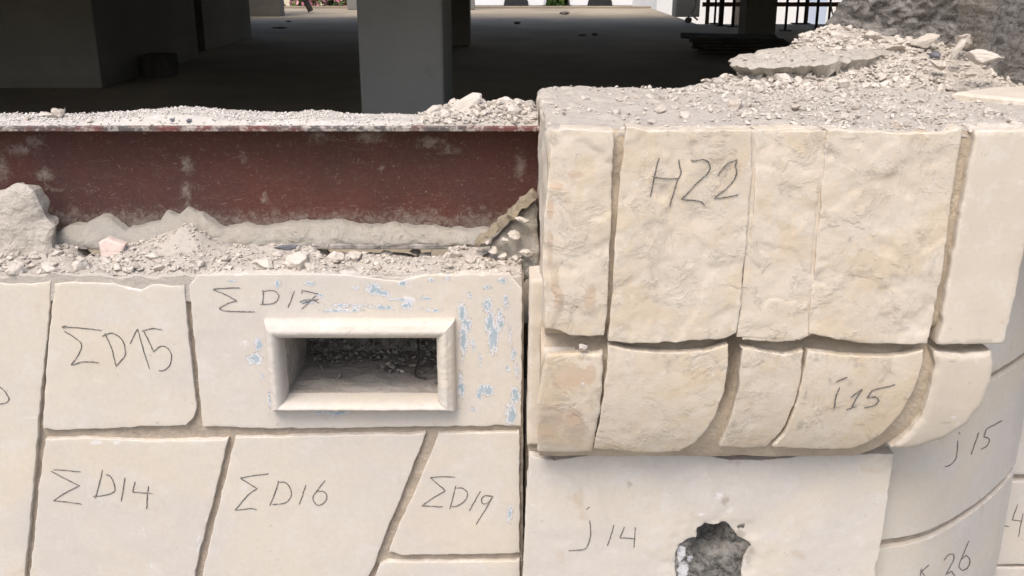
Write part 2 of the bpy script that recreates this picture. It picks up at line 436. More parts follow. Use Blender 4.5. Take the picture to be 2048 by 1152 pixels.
M['bluegrey'] = simple('blue_grey_plaster', (.25, .255, .29), (.32, .315, .335), 40, .95, .004, 90)
M['pinkflake'] = simple('pinkish_plaster', (.62, .52, .47), (.58, .46, .40), 30, .95, .003, 90)
n = N('split_board', .9, .2)
c = n.mix(n.ramp(n.noise(1, 6, .7, .6, n.mapped((14, 60, 60))), .35, .65), (.35, .295, .21), (.25, .205, .15))
c = n.mix(n.ramp(n.noise(1, 6, .7, .5, n.mapped((12, 40, 40))), .55, .68, 0, .7), c, (.17, .145, .115)); n.base(c); n.bump(n.noise(80, 6, .7), .002, 1); M['board'] = n.m

# ------------------------------------------------------------------ setting
Z_FL, Z_ST, Z_BK = -.85, -2.2, -1.32
def struct(o): return tag(o, kind='structure')
me = bpy.data.meshes.new('ground'); s_ = 200
me.from_pydata([(-s_, -s_, Z_ST), (s_, -s_, Z_ST), (s_, 2.6, Z_ST), (-s_, 2.6, Z_ST)], [], [(0, 1, 2, 3)]); struct(link('street', me, M['ground']))
me = bpy.data.meshes.new('yard'); me.from_pydata([(-s_, 14, Z_BK), (s_, 14, Z_BK), (s_, 200, Z_BK), (-s_, 200, Z_BK)], [], [(0, 1, 2, 3)]); struct(link('back_street', me, M['ground']))
struct(box('floor', -9, 2.62, 2.28, 19.2, Z_FL - .25, Z_FL, M['floor']))
struct(box('floor', 2.62, 9, 2.28, 14.4, Z_FL - .25, Z_FL, M['floor']))
struct(box('sill', -9, 2.62, 19.2, 19.45, Z_FL - .25, Z_FL + .035, M['floor']))
Z_CE = 1.25
struct(box('ceiling', -9, 9, 2.95, 15.0, Z_CE, Z_CE + .5, M['slab']))
struct(box('added_shade_beam', -9, 9, 2.92, 3.25, .31, Z_CE - .002, M['slab']))  # unseen beam added to keep daylight off the near inner floor
# inner wall below the beam, closing the floor edge
struct(box('floor_edge', -3, .0, 2.215, 2.28, -2.0, Z_FL - .003, M['slab']))
def wall(label, x0, x1, y0, y1, mat='blockwall', z1=Z_CE):
    o = box('concrete_wall', x0, x1, y0, y1, Z_FL + .002, z1 - .003, M[mat], None, .01); return tag(o, label, 'wall')
wall('dark block wall inside the building, nearest one at far left', -8.9, -2.86, 6.96, 9.2)
wall('dark block wall behind the black doorway gap at the left', -8.9, -3.03, 9.98, 11.8)
wall('narrow far wall end beside the left rear opening', -4.75, -3.72, 16.4, 16.7)
wall('outer side wall closing the left of the dark interior', -9.0, -8.905, 2.3, 19)
wall('outer side wall closing the right of the dark interior', 8.9, 9.0, 2.3, 14.2)
def column(label, x0, x1, y0, y1, mat='column'):
    o = box('concrete_column', x0, x1, y0, y1, Z_FL + .002, Z_CE - .003, M[mat], None, .012)
    return tag(o, label, 'column', None)
column('large grey concrete column standing just behind the rubble-topped beam', -.655, -.293, 4.3, 4.95)
column('dark slim column directly behind the large grey column', -.86, -.445, 10.6, 11.0, 'blockwall')
column('pale far column right of the middle opening', 2.60, 2.98, 16.2, 16.6)
column('dark column behind the stack of boards', 2.46, 2.78, 10.7, 11.05, 'blockwall')
column('slim pale jamb post at left edge of the middle rear opening', -.76, -.68, 18.6, 18.75)
column('pale jamb post just left of the large grey column, far back', -3.02, -2.55, 18.7, 18.95)
# small things inside
t = thing('carton', 'dark open carton on the floor against the left block wall', 'box', (-2.72, 7.75, Z_FL + .003))
box('carton_side', -.10, .10, -.085, -.075, 0, .17, M['oldwood'], t); box('carton_side', -.10, .10, .075, .085, 0, .17, M['oldwood'], t)
box('carton_side', -.115, -.102, -.085, .085, 0, .165, M['oldwood'], t); box('carton_side', .102, .115, -.085, .085, 0, .165, M['oldwood'], t)
box('carton_base', -.10, .10, -.074, .074, .002, .012, M['oldwood'], t)
FL = Horz(lambda x, y: Z_FL)
def prop(px, py, label, lean=0., top=Z_CE - .004, r=.017):
    x, y = FL.hit(px, py)
    t = thing('steel_prop', label, 'prop', (x, y, Z_FL + .002), 'steel props in the far right opening')
    link('base_plate', box_mesh('base_plate', -.07, .07, -.07, .07, 0, .012), M['prop'], t)
    link('outer_tube', tube_mesh('outer_tube', [(0, 0, .012), (lean * .6, 0, 1.1)], r), M['prop'], t)
    link('inner_tube', tube_mesh('inner_tube', [(lean * .6, 0, 1.1), (lean, 0, top - Z_FL)], r * .75), M['prop'], t)
    link('collar', tube_mesh('collar', [(lean * .55, 0, 1.02), (lean * .6, 0, 1.1)], r * 1.5), M['prop'], t)
names = ['first dark steel prop right of the dark column', 'second dark steel prop right of the dark column', 'third thin dark prop right of the dark column',
         'dark steel prop with its foot nearest to us', 'dark prop beside the hanging white cable', 'dark prop right of the hanging white cable',
         'dark prop close behind another one near the rubble heap', 'dark prop nearest the broken masonry at the right']
for (px, py), nm in zip([(1570, 62), (1593, 48), (1609, 48), (1630, 77), (1656, 56), (1686, 62), (1695, 50), (1718, 50)], names): prop(px, py, nm)
prop(1429, 48, 'thin dark prop left of the stack of boards', 0, r=.016); prop(1465, 54, 'dark prop rising right behind the stack of boards', 0, r=.022)
prop(1441, 52, 'thickest dark prop rising behind the stack of boards', 0, r=.036)
xl, yl = FL.hit(622, 26)
o = link('timber_prop', tube_mesh('timber_prop', [(xl, yl, Z_FL + .03), (xl - .9, yl, 1.2)], .05), M['oldwood']); tag(o, 'dark leaning strut at the far left rear opening', 'strut')
t = thing('guard_rail', 'brown timber guard rail across the far right opening', 'rail', (0, 14.6, 0))
box('rail_board', 2.72, 6.6, -.02, .02, -.62, -.56, M['rail'], t)
for x in (2.78, 4.2, 5.6): box('rail_post', x, x + .05, .021, .06, Z_FL - .2, -.3, M['rail'], t)
t = thing('board_stack', 'dark stack of old boards lying on the floor before the dark column', 'boards', (2.28, 9.95, Z_FL + .002))
rng = random.Random(3)
for k in range(5):
    for q in range(4):
        o = box('board', -.46, .46, -.07, .07, 0, .022, M['oldwood'], t, .002)
        o.location = (rng.uniform(-.06, .06) - (.12 if k > 2 else 0), -.25 + q * .16 + rng.uniform(-.02, .02), .01 + k * .03); o.rotation_euler = (0, rng.uniform(-.015, .03), rng.uniform(-.12, .12))
for (px, py, sc_, lb) in [(1130, 29, (.10, .06, .03), 'small dark scrap on the pale floor band beyond the middle'), (1165, 73, (0.055, 0.028, 0.017), 'dark scrap lying at mid depth on the inner floor'), (1190, 71, (0.044, 0.028, 0.017), 'dark scrap beside another on the inner floor'), (578, 44, (0.055, 0.028, 0.011), 'dark scrap on the inner floor left of the large column'), (560, 57, (0.121, 0.033, 0.011), 'long dark scrap on the inner floor left of the large column'), (1377, 46, (.06, .05, .05), 'small dark lump on the floor by the far pale column'), (1035, 48, (.06, .04, .02), 'tiny dark scrap on the floor right of the dark slim column')]:
    x, y = FL.hit(px, py); bm = bmesh.new(); bmesh.ops.create_icosphere(bm, subdivisions=1, radius=1)
    for v_ in bm.verts: v_.co = Vector((v_.co.x * sc_[0] * (1 + .3 * noise.noise(v_.co * 3)), v_.co.y * sc_[1], (v_.co.z + .8) * sc_[2]))
    me = bpy.data.meshes.new('floor_scrap'); bm.to_mesh(me); bm.free(); o = link('floor_scrap', me, M['scrap']); o.location = (x, y, Z_FL + .002); tag(o, lb, 'scrap', 'scraps on the inner floor')
def cable(P, label, r=.006):
    L = smooth_line([Vector(p) for p in P], 6)
    tag(link('cable', tube_mesh('cable', L, r, 6), M['cable']), label, 'cable')
def at(px, py, Y):
    a, b, c_ = ray(px, py); k = Y / b; return (a * k, Y, c_ * k)
cable([(at(1655, -120, 11.5)), at(1661, 0, 11.5), at(1667, 31, 11.5), at(1678, 46, 11.4), at(1690, 53, 11.2)], 'white cable hanging between the far steel props', .009)
cable([at(1386, -120, 14.0), at(1392, 0, 14.0), at(1384, 26, 14.0), at(1395, 40, 13.9)], 'looped pale cable hanging beside the far pale column', .012)

# ---------------------------------------------------------------- beyond the building
def leaves(name, parent, centers, n_, rad, size, mat, seed):
    r = random.Random(seed); vs, fs = [], []
    for i in range(n_):
        cx, cy, cz = r.choice(centers); p = Vector((r.gauss(0, 1), r.gauss(0, 1), r.gauss(0, 1))).normalized() * rad * r.random() ** .4
        p += Vector((cx, cy, cz)); q = Euler((r.uniform(0, 6), r.uniform(0, 6), r.uniform(0, 6))).to_matrix(); b = len(vs)
        for (a, d) in ((-1, -.5), (1, -.5), (.6, .7), (-.6, .7)): vs.append(p + q @ Vector((a * size, d * size, 0)))
        fs.append((b, b + 1, b + 2, b + 3))
    me = bpy.data.meshes.new(name); me.from_pydata(vs, [], fs); return link(name, me, M[mat], parent)
def shrub(x, y, label, mat2=None, seed=1, h=1.4, wdt=.8):
    t = thing('shrub', label, 'shrub', (x, y, Z_BK + .002))
    r = random.Random(seed); C = [(r.uniform(-wdt, wdt), r.uniform(-.4, .4), r.uniform(.15, h)) for _ in range(14)]
    leaves('foliage', t, C, 1500, .35, .06, 'leaf', seed)
    if mat2: leaves('blossom', t, C, 900, .38, .06, mat2, seed + 1)
    for k in range(3): link('stem', tube_mesh('stem', [(k * .2 - .2, 0, 0), (k * .4 - .4, 0, h * .8)], .03, 6), M['oldwood'], t)
xa = lambda px, Y: (px - 1024) / FPX * Y * .985
shrub(xa(598, 25), 25, 'pink flowering shrub left of the leaning strut outside', 'pink', 11)
shrub(xa(688, 25), 25, 'pink flowering shrub next to the large column outside', 'pink', 17, 1.4, .6)
for i, (px, lb) in enumerate([(1035, 'green bush outside beside the white car'), (1078, 'green bush outside in the middle opening'), (1108, 'green bush outside next to the green stall')]):
    shrub(xa(px, 26), 26, lb, None, 31 + i, 1.6, .45)
def car(px, Y, label, rot=0.):
    t = thing('parked_car', label, 'car', (xa(px, Y), Y, Z_BK + .003)); t.rotation_euler.z = rot
    prof = [(-2.0, .25), (-2.05, .55), (-1.9, .8), (-1.2, .9), (-.75, 1.38), (.7, 1.42), (1.35, .95), (1.95, .82), (2.05, .5), (2.0, .25)]
    bm = bmesh.new(); A = [bm.verts.new((x, -.8, z)) for x, z in prof]; B = [bm.verts.new((x, .8, z)) for x, z in prof]
    bm.faces.new(A); bm.faces.new(B[::-1])
    for i in range(len(prof)): bm.faces.new((A[i], B[i], B[(i + 1) % len(prof)], A[(i + 1) % len(prof)]))
    bmesh.ops.recalc_face_normals(bm, faces=bm.faces[:]); bmesh.ops.bevel(bm, geom=bm.edges[:], offset=.05, segments=2, affect='EDGES')
    me = bpy.data.meshes.new('body'); bm.to_mesh(me); bm.free(); link('body', me, M['carwhite'], t)
    for s in (-1, 1):
        for wx in (-1.3, 1.3):
            wme = tube_mesh('wheel', [(wx, s * .66, .3), (wx, s * .83, .3)], .3, 20); link('wheel', wme, M['tyre'], t)
        me = bpy.data.meshes.new('window'); me.from_pydata([(-.95, s * .806, .95), (1.1, s * .806, .95), (.6, s * .806, 1.32), (-.6, s * .806, 1.32)], [], [(0, 1, 2, 3)]); link('side_window', me, M['glass'], t)
car(930, 25.5, 'white parked car outside, left of the green bushes')
car(1292, 25.5, 'white parked car outside, right of the green stall')
t = thing('market_stall', 'green covered stall outside beyond the middle opening', 'stall', (xa(1165, 26.5), 26.5, Z_BK + .002))
box('counter', -.5, .5, -.3, .3, 0, .24, M['white'], t); box('front_cloth', -.56, .56, -.34, -.31, .25, .95, M['green'], t)
box('canopy', -.8, .8, -.5, .5, 2.0, 2.08, M['green'], t)
for x in (-.7, .7): box('pole', x - .02, x + .02, -.36, -.32, 0, 2.0, M['prop'], t)
t = thing('notice_board', 'white board with a small red shield outside', 'sign', (xa(1226, 25), 25, Z_BK + .002))
box('panel', -.2, .2, 0, .03, .16, .9, M['white'], t)
me = bpy.data.meshes.new('shield'); me.from_pydata([(x * .055, -.004, .385 + z * .06) for x, z in ((-1, 1), (1, 1), (1, -.2), (0, -1.2), (-1, -.2))], [], [(0, 4, 3, 2, 1)]); link('shield', me, M['red'], t)
for x in (-.15, .15): box('post', x - .02, x + .02, .031, .06, 0, .9, M['prop'], t)
def building(label, x0, x1, y0, y1, mat, doors=()):
    t = thing('building', label, 'building', ((x0 + x1) / 2, y0, Z_BK + .002)); w_ = (x1 - x0) / 2
    box('wall', -w_, w_, 0, y1 - y0, 0, 5.5, M[mat], t); box('roof', -w_ - .15, w_ + .15, -.15, y1 - y0 + .15, 5.503, 5.7, M['cream'], t)
    for (dx0, dx1, z0, z1, dm) in doors: box('door', dx0, dx1, -.03, -.003, z0, z1, M[dm], t)
    for k in range(int(w_)):
        box('window', -w_ + .6 + 2 * k, -w_ + 1.6 + 2 * k, -.02, -.003, 2.6, 3.9, M['glass'], t)
building('white rendered building beyond the right opening', 2.9, 9.5, 20.5, 26, 'white', [(-1.75, -1.45, .02, 1.4, 'brown'), (-.25, .1, .02, 1.4, 'door'), (.3, .62, .02, .5, 'rail'), (1.0, 1.2, .1, 1.2, 'cream')])
building('long white building across the back street', -1.2, 2.8, 29, 36, 'white')
building('cream building across the back street at the left', -9.5, -1.4, 28, 36, 'cream', [(2.4, 3.1, .02, 2.1, 'white'), (.9, 1.6, .02, 2.1, 'white')])

# ================================================================ left ashlar wall
YF = 1.90
def flat_rel(amp=.0012, sc=5): return lambda a, b: amp * fbm(a, b, 3.1, sc, 3)
LW = Vert(lambda x, z: YF)
LM = Vert(lambda x, z: YF + .0125 + .004 * fbm(x, z, 1, 25, 3))
wall_t = thing('stone_wall', 'cream limestone wall of large numbered blocks under the red beam', 'wall', (-.5, YF, Z_ST))
def P(o): o.matrix_parent_inverse = Matrix.Translation(-Vector(o.parent.location)); return o
def rel_left(i): return lambda a, b: .0016 * fbm(a, b, i * 5.3, 4, 3) + .0005 * fbm(a, b, i, 30, 3)
def wstone(poly, i, label=None, **k):
    kw = dict(thick=.016, inset=.0022, grid=.02, edge=.0010, rnd=.0022, chip=.0020, rel=rel_left(i)); kw.update(k)
    o = P(plate('stone', poly, LW, M['ashlar'], wall_t, **kw))
    if label: o['label'] = label
    return o
R1, R2, R5, R6, R8 = (0, 540), (500, 540), (0, 820), (520, 820), (1500, 820)
LOW = 1330
o = wstone([(-420, 564), (-180, 560), (60, 566), (103, 561), (101, 620), (91, 720), (82, 800), (77, 860), (73, 930), (66, 1000), (58, 1080), (51, 1150), (40, LOW), (-420, LOW)], 1, 'large stone at far left with a curved pencil stroke')
marking([[(-60, 735), (0, 748), (35, 780), (57, 820), (45, 845), (0, 857), (-50, 850)]], LW, rel_left(1), o, R1, 3.2)
o = wstone([(108, 566), (130, 562), (225, 564), (250, 573), (282, 577), (306, 567), (340, 569), (371, 570), (376, 640), (384, 720), (391, 790), (395, 818), (388, 838), (372, 852), (330, 854), (220, 858), (110, 863), (84, 858), (86, 790), (93, 700), (99, 640)], 2, 'stone pencilled with sigma D15',
           attrs={'scar': blobs(LW, [(268, 577, 34, 7), (240, 568, 20, 4)]), 'paint': blobs(LW, [(236, 568, 12, 2), (268, 572, 8, 2)], 1.0)}, grid=.012)
marking([[(397, 368), (460, 366), (560, 374), (655, 386)], [(397, 366), (412, 358), (430, 356)], [(412, 390), (517, 462), (508, 530), (455, 608), (540, 587), (635, 592)],
         [(655, 424), (700, 404), (740, 410), (785, 450), (800, 500), (798, 550), (745, 612)], [(670, 402), (715, 500), (730, 560), (745, 618)],
         [(832, 472), (880, 376), (915, 500), (957, 632)], [(908, 390), (975, 374), (1040, 381)],
         [(922, 390), (955, 460), (983, 523), (1030, 486), (1075, 500), (1098, 545), (1090, 600), (1055, 638), (1018, 643)]], LW, rel_left(2), o, R1, 3.2)
PAINT = [(700, 612, 60, 5), (860, 620, 40, 4), (1000, 640, 8, 30), (960, 720, 5, 16), (1034, 740, 6, 20), (640, 590, 10, 6), (975, 575, 12, 7), (620, 567, 12, 5), (1020, 670, 5, 26), (540, 800, 6, 22), (800, 600, 26, 4), (555, 568, 8, 12), (750, 577, 22, 14), (766, 587, 18, 7), (711, 577, 14, 5), (806, 566, 12, 6), (862, 561, 10, 5), (896, 557, 8, 9), (1003, 561, 14, 8), (940, 593, 7, 8),
 (975, 610, 12, 20), (986, 675, 12, 40), (978, 645, 10, 28), (925, 625, 12, 25), (926, 680, 10, 45), (935, 650, 10, 18), (922, 771, 8, 30), (972, 780, 22, 14), (959, 790, 8, 10),
 (1015, 735, 6, 8), (1028, 708, 7, 18), (1030, 790, 12, 22), (1022, 830, 14, 24), (890, 818, 35, 8), (672, 825, 38, 7), (635, 825, 18, 6), (765, 615, 32, 6), (815, 610, 14, 10), (850, 596, 14, 5),
 (681, 621, 60, 4), (517, 690, 9, 18), (508, 718, 20, 13), (945, 819, 8, 6), (1012, 602, 6, 20), (947, 690, 4, 20), (466, 562, 10, 5), (525, 750, 5, 10), (615, 604, 14, 5)]
# vent opening in the frame, world size taken on the wall plane
fx0, fz0 = LW.hit(562, 671); fx1, fz1 = LW.hit(877, 797)
ox0, oz0 = LW.hit(531, 636); ox1, oz1 = LW.hit(913, 815)
hole = [(fx0 - .006, fz1 - .006), (fx1 + .006, fz1 - .006), (fx1 + .006, fz0 + .006), (fx0 - .006, fz0 + .006)]
D17 = [LW.hit(*p) for p in [(378, 572), (394, 551), (520, 548), (690, 549), (745, 557), (800, 562), (850, 550), (1020, 548), (1044, 577), (1044, 700), (1042, 852), (870, 853), (700, 856), (540, 857), (405, 853), (398, 780), (391, 700), (384, 640)]]
o17 = P(plate('stone', D17, LW, M['ashlar'], wall_t, thick=.03, grid=.0075, edge=.0010, rnd=.0022, chip=.0020, rel=rel_left(3), holes=[hole], px=False,
      attrs={'paint': blobs(LW, PAINT, 1.35), 'scar': blobs(LW, [(488, 688, 24, 24), (610, 602, 22, 12), (750, 580, 34, 20), (815, 600, 50, 22), (440, 690, 12, 5)], 1.0)}))
o17['label'] = 'long stone pencilled with sigma D17, patches of flaking blue paint and a framed vent'
marking([[(1535, 114), (1440, 115), (1362, 122), (1450, 160), (1518, 198), (1460, 212), (1402, 245), (1450, 262), (1630, 266)]], LW, rel_left(3), o17, R1, 3.2)
marking([[(82, 125), (86, 170), (78, 220)], [(80, 135), (150, 130), (182, 160), (180, 185), (150, 212), (65, 220)], [(285, 130), (265, 185), (242, 240)],
         [(332, 150), (330, 128), (385, 140), (438, 152)], [(420, 160), (385, 200), (330, 250)], [(318, 205), (350, 190), (400, 190), (442, 210)], [(335, 212), (380, 198), (440, 186)]], LW, rel_left(3), o17, R2, 3.2, w=.9)
o = wstone([(90, 877), (180, 874), (300, 881), (440, 878), (458, 877), (450, 915), (437, 970), (420, 1030), (405, 1090), (392, 1150), (350, LOW), (40, LOW), (58, 1152), (66, 1080), (74, 990), (82, 920)], 4, 'stone pencilled with sigma D14', attrs={'scar': blobs(LW, [(200, 884, 85, 7), (288, 1065, 8, 13), (303, 1132, 8, 12), (395, 1075, 8, 45)], 1.25)}, grid=.012)
marking([[(560, 428), (450, 418), (370, 414)], [(352, 424), (450, 475), (553, 524), (460, 570), (370, 630), (470, 638), (568, 652)], [(712, 415), (690, 510), (662, 614)],
         [(735, 445), (768, 460), (795, 520), (795, 560), (750, 585), (645, 600)], [(868, 465), (855, 550), (840, 632)], [(938, 494), (920, 570), (1058, 578)], [(1030, 526), (1022, 600), (1018, 685)]], LW, rel_left(4), o, R5, 3.47)
o = wstone([(470, 873), (560, 872), (700, 868), (852, 866), (845, 890), (822, 950), (800, 1005), (778, 1055), (765, 1090), (752, 1125), (738, 1155), (670, LOW), (362, LOW), (400, 1160), (413, 1105), (428, 1040), (446, 970), (461, 905)], 5, 'stone pencilled with sigma D16', attrs={'stain': blobs(LW, [(768, 925, 6, 6), (784, 882, 8, 3)], 1.1)}, grid=.014)
marking([[(1866, 442), (1750, 455), (1666, 472), (1730, 510), (1785, 542), (1720, 590), (1632, 692), (1740, 682), (1782, 690)]], LW, rel_left(5), o, R5, 3.47)
marking([[(128, 488), (110, 560), (68, 662)], [(130, 498), (180, 505), (215, 560), (210, 610), (170, 645), (82, 655)], [(317, 517), (295, 590), (272, 655)],
         [(452, 487), (395, 560), (366, 610), (385, 650), (420, 660), (455, 630), (462, 590), (440, 565), (400, 562)]], LW, rel_left(5), o, R6, 3.47)
o = wstone([(876, 866), (960, 864), (1041, 862), (1041, 960), (1041, 1108), (930, 1111), (800, 1112), (776, 1103), (785, 1076), (805, 1030), (828, 985), (850, 930), (866, 893)], 6, 'stone pencilled with sigma D19', attrs={'paint': blobs(LW, [(1020, 1030, 8, 18), (1020, 1010, 5, 14)], 1.35)}, grid=.01)
marking([[(1355, 464), (1250, 462), (1182, 468), (1240, 520), (1288, 560), (1210, 605), (1122, 665), (1190, 668), (1245, 672), (1268, 670)], [(1358, 525), (1340, 600), (1315, 690)],
         [(1362, 540), (1410, 545), (1440, 580), (1420, 630), (1365, 665), (1320, 670)], [(1530, 562), (1490, 630), (1453, 702)],
         [(1618, 598), (1570, 592), (1540, 610), (1540, 640), (1560, 652), (1590, 635), (1612, 602), (1570, 680), (1498, 795)]], LW, rel_left(6), o, R6, 3.47)
wstone([(775, 1122), (870, 1123), (1041, 1121), (1041, LOW), (690, LOW), (745, 1160), (758, 1130)], 7, 'unmarked stone at the bottom under the D19 stone')
mp = [(-1.55, -.618), (.024, -.612), (.024, Z_ST), (-1.55, Z_ST)]
P(plate('mortar', mp, LM, M['mortar'], wall_t, thick=.10, grid=.013, edge=.001, rnd=.004, chip=.001, holes=[hole], px=False))

# vent frame: four mitred moulded rails
def rect(i, d):   # i = 0 outer .. 1 inner
    x0 = ox0 + (fx0 - ox0) * i; x1 = ox1 + (fx1 - ox1) * i; z0 = oz0 + (fz0 - oz0) * i; z1 = oz1 + (fz1 - oz1) * i
    return [(x0, YF - d, z1), (x1, YF - d, z1), (x1, YF - d, z0), (x0, YF - d, z0)]
PROF = [(0, -.002), (0, .012), (.03, .018), (.12, .024), (.26, .029), (.34, .030), (.42, .0335), (.56, .034), (.70, .031), (.84, .026), (.94, .020), (1.0, .010), (1.0, -.01), (1.0, -.03)]
for k in range(4):
    vs, fs = [], []; NS = 90
    rows = []
    for (i, d) in PROF:
        a, b = Vector(rect(i, d)[k]), Vector(rect(i, d)[(k + 1) % 4]); row = []
        for q in range(NS + 1):
            p = a.lerp(b, q / NS); e = .0016 * fbm(p.x, p.z, k + i * .3, 30, 4) + .0009 * fbm(p.x, p.y, p.z, 110, 3) + .004 * max(0, noise.noise(Vector((p.x * 30, p.z * 30, k + i * .5))) - .42)
            ed = 1 if 0 < q < NS else 0
            row.append(p + Vector((.3 * e, e, -.4 * e)) * ed)
        rows.append(row)
    for r0 in rows: vs += r0
    for r_ in range(len(rows) - 1):
        for q in range(NS): a = r_ * (NS + 1) + q; fs.append((a, a + 1, a + NS + 2, a + NS + 1))
    me = bpy.data.meshes.new('frame_rail'); me.from_pydata(vs, [], fs); 
    me.polygons.foreach_set('use_smooth', [True] * len(fs))
    av = me.attributes.new('paint', 'FLOAT', 'POINT'); av.data.foreach_set('value', [.16] * len(vs))
    av = me.attributes.new('scar', 'FLOAT', 'POINT'); av.data.foreach_set('value', [.10] * len(vs))
    link('frame_rail', me, M['ashlar'], o17)
# vent niche
def niche():
    vs, fs = [], []; y0, y1 = YF + .028, YF + .27; nx, ny, nz = 30, 22, 12
    def grid(o, u, v, nu, nv, amp, ph):
        b = len(vs); o, u, v = Vector(o), Vector(u), Vector(v); nn = u.cross(v).normalized()
        for i in range(nu + 1):
            for j in range(nv + 1):
                p = o + u * (i / nu) + v * (j / nv)
                e = amp * fbm(p.x, p.y, p.z + ph, 22, 4) if 0 < i < nu and 0 < j < nv else 0
                vs.append(p + nn * e)
        for i in range(nu):
            for j in range(nv):
                a = b + i * (nv + 1) + j; fs.append((a, a + nv + 1, a + nv + 2, a + 1))
    X, Z = fx1 - fx0, fz0 - fz1; Y = y1 - y0
    grid((fx0, y0, fz1), (X, 0, 0), (0, Y, 0), nx, ny, .004, 0); grid((fx0, y0, fz0), (0, Y, 0), (X, 0, 0), ny, nx, .004, 1)
    grid((fx0, y0, fz1), (0, Y, 0), (0, 0, Z), ny, nz, .004, 2); grid((fx1, y0, fz1), (0, 0, Z), (0, Y, 0), nz, ny, .004, 3)
    grid((fx0, y1, fz1), (X, 0, 0), (0, 0, Z), nx, nz, .012, 4)
    me = bpy.data.meshes.new('vent_lining'); me.from_pydata(vs, [], fs); return link('vent_lining', me, M['niche'], o17)
niche()

# ================================================================ red steel beam
beam = thing('steel_beam', 'red-brown painted steel I-beam lying across the wall, dusty', 'beam', (-.7, 2.12, -.6))
BX0, BX1 = -1.6, .085
WEB = Vert(lambda x, z: 2.122)
DUST = [(0, 340, 40, 60), (40, 300, 60, 26), (90, 350, 50, 30), (375, 330, 26, 40), (372, 385, 18, 60), (380, 420, 50, 20), (70, 280, 40, 22), (640, 275, 60, 20), (740, 275, 70, 26), (860, 285, 60, 22), (900, 300, 40, 20),
        (530, 395, 14, 20), (763, 335, 5, 22), (485, 315, 18, 22), (200, 435, 60, 14), (600, 432, 60, 16), (820, 440, 60, 14), (1040, 330, 24, 60), (180, 385, 30, 12), (960, 410, 14, 10), (110, 380, 40, 10), (1000,440,40,14)]
P(plate('web', [(BX0, -.60), (BX1, -.60), (BX1, -.336), (BX0, -.336)], WEB, M['beam'], beam, thick=.008, grid=.014, edge=0, rnd=.002, chip=0, px=False,
        rel=lambda a, b: .0008 * fbm(a, b, 0, 6, 3), attrs={'dust': lambda a, b, f=blobs(WEB, DUST, 1.12): max(.9 * f(a, b), .85 * sm((-.475 - b) / .085), .45 * max(0, fbm(a, b, 7, 4.5, 4) - .02))}))
def flange(name, z0, z1):
    bm = bmesh.new(); NX = 240; secs = []
    for i in range(NX + 1):
        x = BX0 + (BX1 - BX0) * i / NX; e = .0016 * fbm(x, 0, z0, 30, 3); f = .001 * fbm(x, 5, z0, 40, 3)
        pr = [(2.05 + .002 + e, z0), (2.05 + e, z0 + .002), (2.05 + e, z1 - .003 + f), (2.053 + e, z1 + f), (2.198, z1), (2.20, z1 - .002), (2.20, z0)]
        secs.append([bm.verts.new((x, y, z)) for y, z in pr])
    for a, b in zip(secs, secs[1:]):
        for k in range(len(a)): bm.faces.new((a[k], a[(k + 1) % len(a)], b[(k + 1) % len(a)], b[k]))
    bm.faces.new(secs[0]); bm.faces.new(secs[-1][::-1]); bmesh.ops.recalc_face_normals(bm, faces=bm.faces[:])
    me = bpy.data.meshes.new(name); bm.to_mesh(me); bm.free(); return P(link(name, me, M['flange'], beam))
flange('top_flange', -.3385, -.3265); flange('bottom_flange', -.594, -.582).data.materials[0] = M['dusty_steel']

# lime mortar packed against the foot of the beam
def ymort(x, z): return 2.113 - .062 * sm((-.505 - z) / .075) - .012 * fbm(x, z, 2, 7, 3)
MS = Vert(ymort)
top = [(60, 485), (100, 470), (130, 456), (165, 448), (203, 433), (228, 446), (250, 461), (285, 452), (318, 443), (330, 424), (352, 432), (372, 418), (400, 428), (420, 441), (445, 460), (480, 452), (520, 457), (556, 452), (590, 446), (640, 447), (690, 446), (720, 455), (790, 452), (850, 456), (900, 462), (950, 460), (985, 462)]
bot = [(985, 490), (900, 492), (800, 494), (700, 498), (640, 500), (600, 494), (540, 494), (450, 500), (400, 496), (330, 502), (250, 500), (215, 497), (170, 499), (120, 497), (60, 505)]
o = plate('mortar_bedding', top + bot, MS, M['lime'], None, thick=.03, grid=.0065, edge=.006, rnd=.006, chip=.0035, rel=lambda a, b: .007 * fbm(a, b, 5, 20, 4) + .005 * fbm(a, b, 2, 70, 4))
tag(o, 'lumpy lime mortar packed along the foot of the red beam', 'mortar')

# ledge in front of the beam: dust bed
def gled(x, y): 
    return -.606 + .010 * fbm(x, y, 0, 14, 4) + .022 * sm((y - 1.915) / .06) * (0.55 + .6 * fbm(x, y, 4, 6, 3)) + (.034 * math.exp(-((x + .70) / .055) ** 2) + .012 - .034 * (sm((x + .955) / .03) * sm((-.855 - x) / .03) + sm((x + .43) / .03) * sm((-.12 - x) / .03))) * sm((y - 1.985) / .06)
LED = Horz(gled)
led = plate('ledge_dust', [(-1.55, 1.903), (.02, 1.903), (.02, 2.10), (-1.55, 2.10)], LED, M['dust'], None, thick=.06, grid=.0065, edge=.004, rnd=.006, chip=.001, px=False, rel=lambda a, b: .003 * fbm(a, b, 0, 60, 3))
tag(led, kind='stuff'); tag(led, 'pale mortar dust and grit covering the ledge before the red beam', 'dust')

